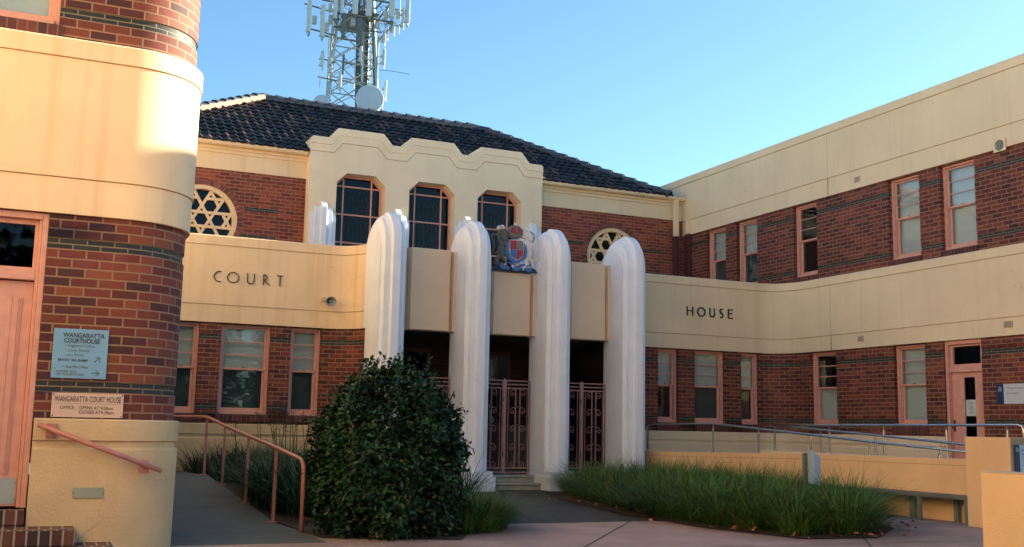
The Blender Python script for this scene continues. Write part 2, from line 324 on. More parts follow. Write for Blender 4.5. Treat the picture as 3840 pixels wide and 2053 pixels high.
def wall(path, zones, openings, s0=None, s1=None, rev=.13):
    """zones: (z0, z1, kind, vref, inset); openings: (sa, sb, za, zb). returns {kind: MB}"""
    out = {}
    s0 = 0 if s0 is None else s0; s1 = path.s[-1] if s1 is None else s1
    ss = sorted({s0, s1}|{q for q in path.s if s0 < q < s1}|{q for o in openings for q in o[:2]})
    for z0, z1, kind, vref, ins in zones:
        mb = out.setdefault(kind, MB())
        zz = sorted({z0, z1}|{z for o in openings for z in o[2:] if z0 < z < z1})
        for a, b in zip(ss, ss[1:]):
            if b-a < 1e-5: continue
            for c, d in zip(zz, zz[1:]):
                mid = ((a+b)/2, (c+d)/2)
                if any(o[0] < mid[0] < o[1] and o[2] < mid[1] < o[3] for o in openings): continue
                pa, pb = path.at(a, -ins), path.at(b, -ins)
                mb.face([(pa.x, pa.y, c), (pb.x, pb.y, c), (pb.x, pb.y, d), (pa.x, pa.y, d)], [(a, c-vref), (b, c-vref), (b, d-vref), (a, d-vref)])
        for o in openings:           # reveals
            c, d = max(z0, o[2]), min(z1, o[3])
            if d <= c: continue
            for q in o[:2]:
                p, r = path.at(q, -ins), path.at(q, -rev-.06)
                mb.face([(p.x, p.y, c), (r.x, r.y, c), (r.x, r.y, d), (p.x, p.y, d)], [(q, c-vref), (q+.1, c-vref), (q+.1, d-vref), (q, d-vref)])
        if ins > 0:                  # ledges above and below a recessed band
            for a, b in zip(ss, ss[1:]):
                if any(o[0] < (a+b)/2 < o[1] and o[2] < (z0+z1)/2 < o[3] for o in openings): continue
                for z in (z0, z1):
                    p, q, r, t = path.at(a), path.at(b), path.at(b, -ins), path.at(a, -ins)
                    mb.face([(p.x, p.y, z), (q.x, q.y, z), (r.x, r.y, z), (t.x, t.y, z)])
    return out
def sweep(path, prof, s0=None, s1=None):
    """prof: closed list of (offset outward, z)"""
    s0 = 0 if s0 is None else s0; s1 = path.s[-1] if s1 is None else s1
    ss = sorted({s0, s1}|{q for q in path.s if s0 < q < s1}); mb = MB(); n = len(prof)
    for q in ss:
        for off, z in prof: p = path.at(q, off); mb.v.append((p.x, p.y, z))
    for i in range(len(ss)-1):
        for k in range(n): mb.f.append((i*n+k, i*n+(k+1) % n, (i+1)*n+(k+1) % n, (i+1)*n+k))
    mb.f.append(tuple(range(n))); mb.f.append(tuple(reversed(range((len(ss)-1)*n, len(ss)*n))))
    return mb

# ------------------------------------------------------------------ key levels
ZB, ZLG, ZHG, ZT = 3.065, 3.405, 4.545, 4.73
UZB, UZG, UZH, UZT = 6.60, 7.02, 8.07, 8.26
YF, XR, YT, YU, XL = 20.8, 16.35, 10.55, 25.1, .79
CX = [6.035, 7.785, 9.54, 11.285]

# ------------------------------------------------------------------ ground
def ground(name, poly, z, m, label=None):
    mb = MB(); mb.face([(x, y, z) for x, y in poly]); o = mb.build(name, m, fix=False); tag(o, kind='structure'); return o
ground('ground', [(-400, -400), (400, -400), (400, 400), (-400, 400)], -.30, LAWN)
mb = MB(); mb.box(-14, 30, -14, 12.60, -.32, 0); tag(mb.build('plaza_paving', CONC, fix=False), kind='structure')
mb = MB(); mb.box(3.05, 13.6, 12.605, 21, -.32, -.002); tag(mb.build('asphalt_path', ASPH), kind='structure')
mb = MB()     # saw-cut joints of the plaza
def strip(mb, a, b, w, z):
    a = Vector((*a, z)); b = Vector((*b, z)); d = (b-a).normalized(); n = Vector((d.y, -d.x, 0))*w/2
    mb.face([a-n, a+n, b+n, b-n])
strip(mb, (7.36, 12.60), (4.2, 8.6), .022, .004); strip(mb, (11.0, 12.6), (7.9, 8.6), .018, .004); strip(mb, (3.0, 9.9), (12.5, 9.3), .014, .0045)
tag(mb.build('paving_joints', mat('joint_dark', (.05, .04, .035), .9), fix=False), kind='structure')
# ramp
def rz(y): return -.0 if y < 13.2 else (.365*(y-13.2)/4.2 if y < 17.4 else .365-.07*(y-17.4)/3.4)
mb = MB(); ys = [11.0, 12.1, 13.2, 14.4, 15.9, 17.4, 19.1, 20.78]
for a, b in zip(ys, ys[1:]):
    xa, xb = (2.86 if a < 13 else 2.80-(a-13.2)*.05), (2.80-(b-13.2)*.05 if b > 13 else 2.86)
    za, zb = rz(a)+.008, rz(b)+.008; g = .012
    mb.raw([(.8, a+g, -.2), (xa, a+g, -.2), (xb, b, -.2), (.8, b, -.2), (.8, a+g, za), (xa, a+g, za), (xb, b, zb), (.8, b, zb)], [(0,3,2,1),(4,5,6,7),(0,1,5,4),(1,2,6,5),(2,3,7,6),(3,0,4,7)])
tag(mb.build('ramp_path', RAMPC, bevel=.006), kind='structure')
mb = MB(); pts = [(2.9, 11.4), (2.82, 13.2), (2.62, 17.4), (2.5, 20.74)]; pr = [(4.3, 10.9), (5.95, 14.0), (5.9, 18.6), (5.7, 20.2)]
for i in range(3):
    a, b, c, d = pts[i], pr[i], pr[i+1], pts[i+1]; z0 = rz(a[1])*.7+.012; z1 = rz(d[1])*.7+.012
    mb.face([(a[0], a[1], z0), (b[0], b[1], .012), (c[0], c[1], .012), (d[0], d[1], z1)])
tag(mb.build('garden_bed', SOIL, fix=False), kind='structure')
BED = [(8.85, 18.3), (8.2, 16), (7.85, 13.6), (7.8, 11.6), (8.2, 10.1), (9.2, 10.0), (10.3, 10.9), (11.3, 12.6), (12.0, 14), (12.0, 17.7), (11.6, 19.2), (9.9, 18.7)]
mb = MB(); mb.face([(x, y, .014) for x, y in BED]); tag(mb.build('planting_bed', SOIL, fix=False), kind='structure')

# ------------------------------------------------------------------ courthouse
B = thing('courthouse', 'cream and red brick art deco courthouse with curved corners, white columned porch and tiled roof', 'building')
left = Path([(-9, YT)]+[(.655, YT), (.685, YT)]+arc(.685, YT+.61, .61, .61, -90, 0, 36)[1:]+[(1.295, 13.0), (XL, 13.0), (XL, 19.9)]+arc(XL+.68, 19.9, .68, .9, 180, 90, 12)[1:]+[(5.2, YF)]+arc(5.2, 20.15, .65, .65, 90, 0, 12)[1:])
right = Path(arc(12.12, 20.15, .65, .65, 180, 90, 12)+[(15.67, YF)]+arc(15.67, 19.9, .68, .9, 90, 0, 14)[1:]+[(XR, 6.4), (26, 6.4)])
upl = Path([(-9, YT)]+[(.655, YT), (.685, YT)]+arc(.685, YT+.61, .61, .61, -90, 0, 36)[1:]+[(1.295, 13.0), (XL, 13.0), (XL, YU)])
upr = Path([(XR, 28.2), (XR, 6.4), (26, 6.4)])
W_ = []     # windows (frame, u0, u1, z0, z1, kind)
def op(path, fr, a, b):  # opening in path coordinates from two wall positions
    x = path.sat(*a), path.sat(*b); return min(x), max(x)
ol = []; orr = []; oul = []; our = []
# court side windows
for x0, x1, bl in ((2.22, 2.79, 'dk'), (3.19, 4.13, 'dk'), (4.52, 5.12, 'dk')):
    a, b = op(left, 0, (x0, YF), (x1, YF)); ol.append((a, b, 1.34, 3.05)); W_.append((FF(YF), x0, x1, 1.34, 3.05, bl))
for x0, x1, bl in ((12.86, 13.40, 'up'), (13.84, 14.68, 'dk'), (15.13, 15.65, 'up')):
    a, b = op(right, 0, (x0, YF), (x1, YF)); orr.append((a, b, 1.38, 3.05)); W_.append((FF(YF), x0, x1, 1.38, 3.05, bl))
for y0, y1 in ((19.84, 18.94), (17.20, 16.32)):
    a, b = op(right, 0, (XR, y0), (XR, y1)); orr.append((a, b, 1.40, 3.05)); W_.append((FR(XR), -y0, -y1, 1.40, 3.05, 'low' if y0 > 18 else 'pale'))
a, b = op(right, 0, (XR, 15.83), (XR, 14.91)); orr.append((a, b, .3, 3.06))      # door opening
for y0, y1 in ((12.2, 11.3),):
    a, b = op(right, 0, (XR, y0), (XR, y1)); orr.append((a, b, 1.40, 3.05)); W_.append((FR(XR), -y0, -y1, 1.40, 3.05, 'pale'))
for y0, y1, k in ((23.97, 23.10, 'dk'), (22.62, 21.76, 'dk'), (20.34, 19.50, 'none'), (17.20, 16.33, 'pale'), (15.77, 14.90, 'pale'), (12.2, 11.3, 'pale')):
    a, b = op(upr, 0, (XR, y0), (XR, y1)); our.append((a, b, 4.86, 6.58)); W_.append((FR(XR), -y0, -y1, 4.86, 6.58, k))
# left wing face windows (mirror of the right wing) and tower
FLW = Fr((XL, 0, 0), (0, 1, 0), (1, 0, 0))
for y0, y1 in ((16.32, 17.20), (18.4, 19.3)):
    a, b = op(left, 0, (XL, y0), (XL, y1)); ol.append((a, b, 1.40, 3.05)); W_.append((FLW, y0, y1, 1.40, 3.05, 'pale'))
for y0, y1 in ((14.9, 15.77), (16.33, 17.2), (19.5, 20.34), (22.0, 22.9)):
    a, b = op(upl, 0, (XL, y0), (XL, y1)); oul.append((a, b, 4.86, 6.58)); W_.append((FLW, y0, y1, 4.86, 6.58, 'pale'))
a, b = op(left, 0, (-.98, YT), (.02, YT)); ol.append((a, b, .40, 3.06))
a, b = op(upl, 0, (-.92, YT), (-.035, YT)); oul.append((a, b, 4.86, 6.58)); W_.append((FF(YT), -.92, -.035, 4.86, 6.58, 'pale'))
LOW = [(.90, 1.44, 'b', 1.44, 0), (1.44, 1.54, 'd', 1.44, .014), (1.54, 2.745, 'b', 1.54, 0), (2.745, 2.845, 'd', 2.745, .014), (2.845, 3.12, 'b', 2.845, 0)]
UP = [(4.5, 4.945, 'b', 4.945, 0), (4.945, 5.045, 'd', 4.945, .014), (5.045, 6.25, 'b', 5.045, 0), (6.25, 6.35, 'd', 6.25, .014), (6.35, 6.7, 'b', 6.35, 0)]
for path, zones, ops, nm in ((left, LOW, ol, 'l'), (right, LOW, orr, 'r'), (upl, UP, oul, 'u'), (upr, UP, our, 'u')):
    r = wall(path, zones, ops)
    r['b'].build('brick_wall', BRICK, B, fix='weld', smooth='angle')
    r['d'].build('dark_brick_band', BRICKD, B, fix='weld', smooth='angle')
# rendered bands
prof = [(-.15, ZB), (.040, ZB), (.040, ZLG-.002), (.056, ZLG), (.056, ZHG-.002), (.074, ZHG), (.072, ZT-.015), (.055, ZT), (-.15, ZT)]
sweep(left, prof).build('rendered_band', CREAM, B, smooth='angle'); sweep(right, prof).build('rendered_band', CREAM2, B, smooth='angle')
prof = [(-.15, UZB), (.040, UZB), (.040, UZG-.002), (.056, UZG), (.056, UZH-.002), (.076, UZH), (.08, UZT-.02), (.065, UZT), (-.25, UZT)]
sweep(upl, prof).build('rendered_parapet', CREAM, B, smooth='angle'); sweep(upr, prof).build('rendered_parapet', CREAM2, B)
# thin dark strips: the shade under the mouldings, painted in
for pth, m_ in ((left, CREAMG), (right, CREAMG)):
    for z, q in ((ZLG, .0412), (ZHG, .0572)): sweep(pth, [(.02, z-.009), (q, z-.009), (q, z-.0025), (.02, z-.0025)]).build('moulding_shade_line', m_, B)
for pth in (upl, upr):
    for z, q in ((UZG, .0412), (UZH, .0572)): sweep(pth, [(.02, z-.009), (q, z-.009), (q, z-.0025), (.02, z-.0025)]).build('moulding_shade_line', CREAMG, B)
# plinths
def plinth(path, s0, s1, top, m_):
    pr = [(-.2, -.4), (.045, -.4), (.050, top-.275), (.040, top-.262), (.022, top-.255), (.022, top-.20), (.050, top-.192), (.052, top-.012), (.040, top), (-.05, top)]
    sweep(path, pr, s0, s1).build('plinth', m_, B, smooth='angle')
sA = left.sat(.03, YT); sB = left.sat(XL, 14.5)
plinth(left, sA, sB, 1.2, CREAMP); plinth(left, sB, None, 1.165, CREAMP)
plinth(left, 0, left.sat(-1.0, YT), 1.2, CREAMP)
sD0, sD1 = right.sat(XR, 15.83), right.sat(XR, 14.91)
plinth(right, None, sD0, 1.2, CREAM2); plinth(right, sD1, None, 1.2, CREAM2)
# expansion joints of the right wing render
for z0, z1 in ((UZB, UZH), (ZB, ZHG)):
    MB().fbox(FR(XR), -19.035, -19.029, .03, .0575, z0, z1).build('expansion_joint', CREAMG, B)

# ------------------------------------------------------------------ windows
def window(F, u0, u1, z0, z1, kind, top=True):
    c = .045; n0 = -.095
    f = MB(); f.fbox(F, u0, u0+c, n0-.16, n0, z0, z1); f.fbox(F, u1-c, u1, n0-.16, n0, z0, z1)
    f.fbox(F, u0+c, u1-c, n0-.16, n0, z1-c, z1); f.fbox(F, u0+c, u1-c, n0-.16, n0+.03, z0, z0+.06)
    f.fbox(F, u0+c, u0+c+.012, n0-.16, n0-.02, z0+.06, z1-c); f.fbox(F, u1-c-.012, u1-c, n0-.16, n0-.02, z0+.06, z1-c)
    o = f.build('window', PINK, B, bevel=.004)
    a, b = u0+c+.012, u1-c-.012; zm = z0+(z1-z0)*.51; sa = .034
    up = MB(); n1, n2 = n0-.05, n0-.085
    zt = z1-c; up.fbox(F, a, a+sa, n2, n1, zm-.02, zt); up.fbox(F, b-sa, b, n2, n1, zm-.02, zt)
    up.fbox(F, a+sa, b-sa, n2, n1, zt-sa, zt); up.fbox(F, a+sa, b-sa, n2, n1, zm-.02, zm+.018)
    h = (zt-sa-zm-.018)/3
    for k in (1, 2): up.fbox(F, a+sa, b-sa, n2+.006, n1-.004, zm+.018+h*k-.009, zm+.018+h*k+.009)
    up.build('upper_sash', PINK, o, bevel=.003)
    lo = MB(); n3, n4 = n0-.095, n0-.13
    lo.fbox(F, a, a+sa+.01, n4, n3, z0+.06, zm); lo.fbox(F, b-sa-.01, b, n4, n3, z0+.06, zm)
    lo.fbox(F, a+sa+.01, b-sa-.01, n4, n3, z0+.06, z0+.13); lo.fbox(F, a+sa+.01, b-sa-.01, n4, n3, zm-.03, zm+.01)
    lo.build('lower_sash', PINK, o, bevel=.003)
    g = MB(); g.fbox(F, a+sa, b-sa, n2+.012, n2+.016, zm, zt-sa); g.build('pane', GLASS, o)
    g = MB(); g.fbox(F, a+sa, b-sa, n4+.012, n4+.016, z0+.13, zm-.03); g.build('pane', GLASS, o)
    l = MB(); l.fbox(F, (u0+u1)/2-.03, (u0+u1)/2+.03, n1-.002, n1+.012, zm+.018, zm+.032); l.build('sash_lock', BLACK, o, bevel=.004)
    r = MB(); r.fbox(F, u0+.02, u1-.02, n0-.8, n0-.19, z0+.02, z1-.02)
    r.f.pop(2 if True else 0)
    r.build('dark_recess', DARK, o)
    if kind == 'low':
        bl = MB(); bl.fbox(F, u0+.05, u1-.05, n0-.175, n0-.17, z0+.07, zm+.01); bl.build('blind', BLIND, o)
    if kind in ('pale', 'dk', 'up'):
        bl = MB(); zb_ = {'pale': z0+.07, 'dk': z0+.07, 'up': zm+.01}[kind]
        bl.fbox(F, u0+.05, u1-.05, n0-.175, n0-.17, zb_ if kind != 'dk' else zm+.01, z1-.05)
        bl.fbox(F, u0+.05, u1-.05, n0-.18, n0-.165, (zb_ if kind != 'dk' else zm), (zb_ if kind != 'dk' else zm)+.02)
        bl.build('blind', BLIND, o)
        if kind == 'dk':
            bl = MB(); bl.fbox(F, u0+.05, u1-.05, n0-.183, n0-.178, z0+.05, zm+.05); bl.build('blind', BLINDD, o)
    return o
for wv in W_: window(*wv)
# brick sills
def sill(F, u0, u1, zt, zb, m_=BRICKS):
    s = MB(); P = [F(u0,-.08,zt), F(u1,-.08,zt), F(u1,.035,zt-.025), F(u0,.035,zt-.025), F(u0,-.08,zb), F(u1,-.08,zb), F(u1,.030,zb), F(u0,.030,zb)]
    s.raw(P, [(0,1,2,3),(3,2,6,7),(0,3,7,4),(1,5,6,2),(4,7,6,5)]); s.build('brick_sill', m_, B, uvz=zb-.02)
for F, u0, u1, z0, z1, k in W_:
    base = 1.2 if z0 < 3 else ZT
    if F.O.y == YF and u0 < 6: base = 1.165
    sill(F, u0-.03, u1+.03, z0+.012, base+.012)

# right wing door
F = FR(XR); u0, u1 = -15.83, -14.91
d = MB(); d.fbox(F, u0, u0+.07, -.22, -.03, .4, 3.06); d.fbox(F, u1-.05, u1, -.22, -.03, .4, 3.06); d.fbox(F, u0+.07, u1-.05, -.22, -.03, 2.98, 3.06); d.fbox(F, u0+.07, u1-.05, -.22, -.06, 2.44, 2.55)
door = d.build('door', PINK, B, bevel=.005, label='salmon painted door with a narrow tall glass strip and transom above')
d = MB(); gu0, gu1 = -15.47, -15.20
d.fbox(F, u0+.07, gu0, -.17, -.12, .4, 2.435); d.fbox(F, gu1, u1-.05, -.17, -.12, .4, 2.435); d.fbox(F, gu0, gu1, -.17, -.12, 2.34, 2.435); d.fbox(F, gu0, gu1, -.17, -.12, .4, .62)
for a in (-15.67, -15.62, -15.10, -15.05): d.fbox(F, a, a+.008, -.12, -.112, .6, 2.33)
d.build('door_leaf', PINK, door, bevel=.003)
d = MB(); d.fbox(F, gu0, gu1, -.15, -.145, .62, 2.34); d.build('door_glass', GLASSD, door)
d = MB(); d.fbox(F, u0+.13, u1-.07, -.15, -.145, 2.60, 2.94); d.build('transom_glass', GLASSD, door)
d = MB(); d.fbox(F, u0+.07, u0+.13, -.18, -.10, 2.55, 2.98); d.fbox(F, u1-.07, u1-.05, -.18, -.10, 2.55, 2.98); d.fbox(F, u0+.13, u1-.07, -.18, -.10, 2.94, 2.98); d.fbox(F, u0+.13, u1-.07, -.18, -.10, 2.55, 2.60); d.build('transom_frame', PINK, door, bevel=.004)
d = MB(); d.fbox(F, u0, u1, -.8, -.25, .3, 3.05); d.build('dark_lobby', DARK, door)
d = MB(); d.fbox(F, -15.74, -15.71, -.12, -.10, 1.30, 1.52); d.tube([F(-15.725, -.11, 1.34), F(-15.725, -.05, 1.36), F(-15.725, -.05, 1.42)], .01, 6); d.build('door_handle', BLACK, door, bevel=.003)

# tower door (left edge of the picture)
F = FF(YT)
d = MB(); d.fbox(F, -.03, .02, -.20, -.02, .41, 3.06); d.fbox(F, -.062, -.03, -.20, -.05, .41, 3.02); d.fbox(F, -.98, -.92, -.2, -.02, .41, 3.06)
d.fbox(F, -.92, -.03, -.20, -.02, 3.0, 3.06); d.fbox(F, -.92, -.062, -.2, -.045, 2.44, 2.54)
td = d.build('door', PINK, B, bevel=.006, label='salmon door with grooved panels and a metal kick plate')
d = MB(); d.fbox(F, -.92, -.065, -.16, -.11, .42, 2.43)
for a in (-.155, -.17, -.185, -.24): d.fbox(F, a, a+.006, -.11, -.100, .70, 2.28)
d.fbox(F, -.26, -.15, -.11, -.107, .695, 2.285)
d.build('door_leaf', PINK, td, bevel=.003)
d = MB(); d.fbox(F, -.88, -.075, -.11, -.105, .44, .665); k_ = d.build('kick_plate', GALV, td)
d = MB()
for z in (.62, .48): d.fbox(F, -.088, -.082, -.105, -.102, z, z+.006)
d.build('screw', BLACK, td)
d = MB(); d.fbox(F, -.92, -.08, -.14, -.135, 2.55, 2.96); d.build('transom_glass', GLASSD, td)
d = MB(); d.fbox(F, -.092, -.062, -.17, -.09, 2.54, 3.0); d.fbox(F, -.92, -.092, -.17, -.09, 2.955, 3.0); d.fbox(F, -.92, -.092, -.17, -.09, 2.54, 2.56); d.build('transom_frame', PINK, td, bevel=.004)
d = MB(); d.fbox(F, -.98, 0, -.9, -.25, .3, 3.05); d.build('dark_lobby', DARK, td)

# brick entry steps of the tower
st = thing('brick_steps', 'brick on edge steps beside the cream plinth below the salmon door', 'steps')
for i, (x1, y0, z1, z0) in enumerate(((.015, 10.46, .40, .27), (.425, 10.10, .255, .125), (.74, 9.72, .11, -.02))):
    s = MB(); s.box(-1.4, x1, y0, 10.60 if i == 0 else YT-.052, z0, z1); s.build('step', BRICKT, st, bevel=.006, uvz=z0-.05)
    s = MB(); s.box(-1.4, x1-.012, y0+.015, 10.58 if i == 0 else YT-.053, z0-.14 if i < 2 else -.1, z0-.001); s.build('step_riser', BRICKT, st)

# ------------------------------------------------------------------ porch
def arch_slab(mb, x0, x1, yf, yb, z0, zs, rise, n=14, ch=0):
    cy, ry = (yf+yb)/2, (yb-yf)/2
    pr = [(yf, z0)]+[(cy-ry*math.cos(math.pi*i/n), zs+rise*math.sin(math.pi*i/n)) for i in range(n+1)]+[(yb, z0)]
    N = len(pr); b = len(mb.v)
    mb.v += [(x0, y, z) for y, z in pr]+[(x1, y, z) for y, z in pr]
    mb.f.append(tuple(b+i for i in range(N))); mb.f.append(tuple(b+N+i for i in reversed(range(N))))
    for i in range(N): mb.f.append((b+i, b+(i+1) % N, b+N+(i+1) % N, b+N+i))
def column_slab(mb, x0, x1, yf, zs, ya, za, n=12):
    pr = [(yf, .2)]+[(ya-(ya-yf)*math.cos(R(90*i/n)), zs+(za-zs)*math.sin(R(90*i/n))) for i in range(n+1)]+[(ya+.035, za-.012), (ya+.04, za-.3), (ya+.04, .2)]
    N = len(pr); b = len(mb.v)
    mb.v += [(x0, y, z) for y, z in pr]+[(x1, y, z) for y, z in pr]
    mb.f.append(tuple(b+i for i in range(N))); mb.f.append(tuple(b+N+i for i in reversed(range(N))))
    for i in range(N): mb.f.append((b+i, b+(i+1) % N, b+N+(i+1) % N, b+N+i))
def column_body(mb, cx):
    # rounded back: an arch in side view whose crown also falls away to both sides
    st = [(-.262, 19.27, 20.15, 4.97), (-.235, 19.20, 20.18, 5.07), (-.19, 19.13, 20.20, 5.155), (-.12, 19.09, 20.21, 5.215), (-.05, 19.05, 20.22, 5.245), (.05, 19.05, 20.22, 5.245), (.12, 19.09, 20.21, 5.205), (.19, 19.13, 20.20, 5.11), (.235, 19.20, 20.18, 4.99), (.262, 19.27, 20.15, 4.86)]
    n = 18; b = len(mb.v); N = 0
    for x, yf, yb, zt in st:
        cy, ry = (yf+yb)/2, (yb-yf)/2
        pr = [(yf, .2)]+[(cy-ry*math.cos(math.pi*i/n), 4.58+(zt-4.58)*math.sin(math.pi*i/n)) for i in range(n+1)]+[(yb, 3.055), (20.02, 3.055), (20.02, .2)]
        N = len(pr); mb.v += [(cx+x, y, z) for y, z in pr]
    for k in range(len(st)-1):
        for i in range(N): mb.f.append((b+k*N+i, b+k*N+(i+1) % N, b+(k+1)*N+(i+1) % N, b+(k+1)*N+i))
    mb.f.append(tuple(b+i for i in range(N))); mb.f.append(tuple(b+(len(st)-1)*N+i for i in reversed(range(N))))
for cx in CX:
    c = MB()
    column_slab(c, cx-.265, cx+.265, 19.20, 4.40, 19.47, 4.90)
    column_slab(c, cx-.200, cx+.200, 19.075, 4.50, 19.53, 5.14)
    column_slab(c, cx-.080, cx+.080, 18.95, 4.62, 19.58, 5.265)
    column_body(c, cx)
    col = c.build('column', WHITE, B, bevel=.010, seg=2, smooth='angle')
    b = MB(); b.box(cx-.315, cx+.315, 18.86, 20.03, 0, .272); b.build('column_base', WHITE, col, bevel=.012)
    b = MB(); b.box(cx-.268, cx+.268, 18.90, 19.35, .271, .37); b.build('column_base_cap', WHITE, col, bevel=.012)
for i in range(3):
    a, b_ = CX[i]+.235, CX[i+1]-.235; c = (a+b_)/2; h = (b_-a)/2; zt = 4.66 if i != 1 else 4.315
    pl = [(a, 19.74), (a+.205, 19.74), (a+.232, 19.84), (a+.25, 19.84), (a+.305, 19.69), (b_-.175, 19.69), (b_-.13, 19.84), (b_-.112, 19.84), (b_-.075, 19.74), (b_, 19.74), (b_, 20.0), (a, 20.0)]
    p = MB(); n = len(pl); p.v = [(x, y, 3.05) for x, y in pl]+[(x, y, zt) for x, y in pl]
    p.f = [tuple(reversed(range(n))), tuple(range(n, 2*n))]+[(k, (k+1) % n, n+(k+1) % n, n+k) for k in range(n)]
    p.build('porch_panel', PANEL, B, bevel=.016)
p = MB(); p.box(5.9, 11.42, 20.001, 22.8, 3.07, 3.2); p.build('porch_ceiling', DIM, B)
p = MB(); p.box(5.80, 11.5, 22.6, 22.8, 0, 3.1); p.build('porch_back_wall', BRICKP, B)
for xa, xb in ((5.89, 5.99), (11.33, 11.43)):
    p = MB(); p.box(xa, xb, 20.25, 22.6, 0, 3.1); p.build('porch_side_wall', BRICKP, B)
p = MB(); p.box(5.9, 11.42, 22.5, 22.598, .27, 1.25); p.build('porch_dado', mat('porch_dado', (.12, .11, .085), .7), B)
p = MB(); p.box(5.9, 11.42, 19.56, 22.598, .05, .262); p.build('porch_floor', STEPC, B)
for x0, x1, ps in ((6.9, 8.0, ((7.0, 7.9),)), (9.25, 9.95, ((9.33, 9.6), (9.64, 9.87))), (10.7, 11.3, ((10.8, 11.2),))):
    p = MB(); p.box(x0, x1, 22.44, 22.5, .27, 2.9); pd = p.build('porch_door', mat('porch_joinery', (.10, .035, .025), .5), B, bevel=.01)
    for xa, xb in ps: p = MB(); p.box(xa, xb, 22.43, 22.438, 1.3, 2.8); p.build('pane', GLASSD, pd)
# steps between columns
for i in range(3):
    a, b_ = CX[i]+.3151, CX[i+1]-.3151
    s = MB(); s.box(a, b_, 19.55, 19.90, .14, .268); s.box(a, b_, 19.52, 19.90, .235, .272); o = s.build('porch_step', STEPC, B, bevel=.008)
    s = MB(); s.box(a, b_, 19.25, 19.56, .0, .137); s.box(a, b_, 19.22, 19.56, .10, .140); s.build('porch_step', STEPC, B, bevel=.008)

# iron gates
def spiral(cx, cz, r, a0, turns, sgn, n=14):
    return [(cx+sgn*(r*(1-.75*i/n))*math.cos(a0+turns*2*math.pi*i/n), cz+(r*(1-.75*i/n))*math.sin(a0+turns*2*math.pi*i/n)) for i in range(n+1)]
gl = ['partly hidden by the round bush', 'in the middle opening above the two stone steps', 'rightmost, behind the long grass']
for i in range(3):
    g = thing('iron_gate', 'pink wrought iron double gate with scrolls, '+gl[i], 'gate', group='scrolled iron gates between the white columns')
    a, b_ = CX[i]+.27, CX[i+1]-.27; mid = (a+b_)/2+.03; y = 19.9
    p = MB(); p.box(mid-.02, mid+.02, y-.02, y+.02, .30, 2.18); p.build('centre_post', GATEP, g, bevel=.003)
    for (x0, x1) in ((a, mid-.02), (mid+.02, b_)):
        L_ = MB()
        for z in (2.14, 2.065, 1.99, .40, .315): L_.box(x0, x1, y-.010, y+.010, z-.011, z+.011)
        for x in (x0+.012, x1-.012): L_.box(x-.011, x+.011, y-.011, y+.011, .30, 2.15)
        leaf = L_.build('gate_leaf', GATEP, g)
        c = (x0+x1)/2; s_ = MB()
        for x in (c-.055, c+.055, x0+.07, x1-.07): s_.tube([(x, y, .40), (x, y, 1.99)], .0075, 5)
        for zr in (1.97, 1.61, 1.25, .885, .53):
            for sg in (-1, 1):
                sx = c+sg*.035; r = .062
                zb_ = zr-.33 if zr > .6 else zr-.12
                path = [(sx, zb_), (sx, zr-.09)]
                path += [(sx+sg*r*(1-math.cos(t)), zr-.09+.085*math.sin(t)) for t in [math.pi*k/8 for k in range(1, 9)]]
                ex = sx+sg*2*r
                path += spiral(ex-sg*.045, zr-.09, .045, 0, -.9, sg, 10)[1:]
                s_.tube([(px, y, pz) for px, pz in path], .0065, 5)
                s_.tube([(c+sg*.055, y, zr-.12), (c+sg*.04, y, zr-.02), (c+sg*.005, y, zr+.02)], .006, 4)
        s_.build('scrollwork', GATEP, leaf)
    p = MB(); p.box(mid-.03, mid-.015, y-.035, y-.02, .62, .72); p.box(mid-.03, mid-.012, y-.035, y-.02, 1.72, 1.80); p.build('latch', BLACK, g)

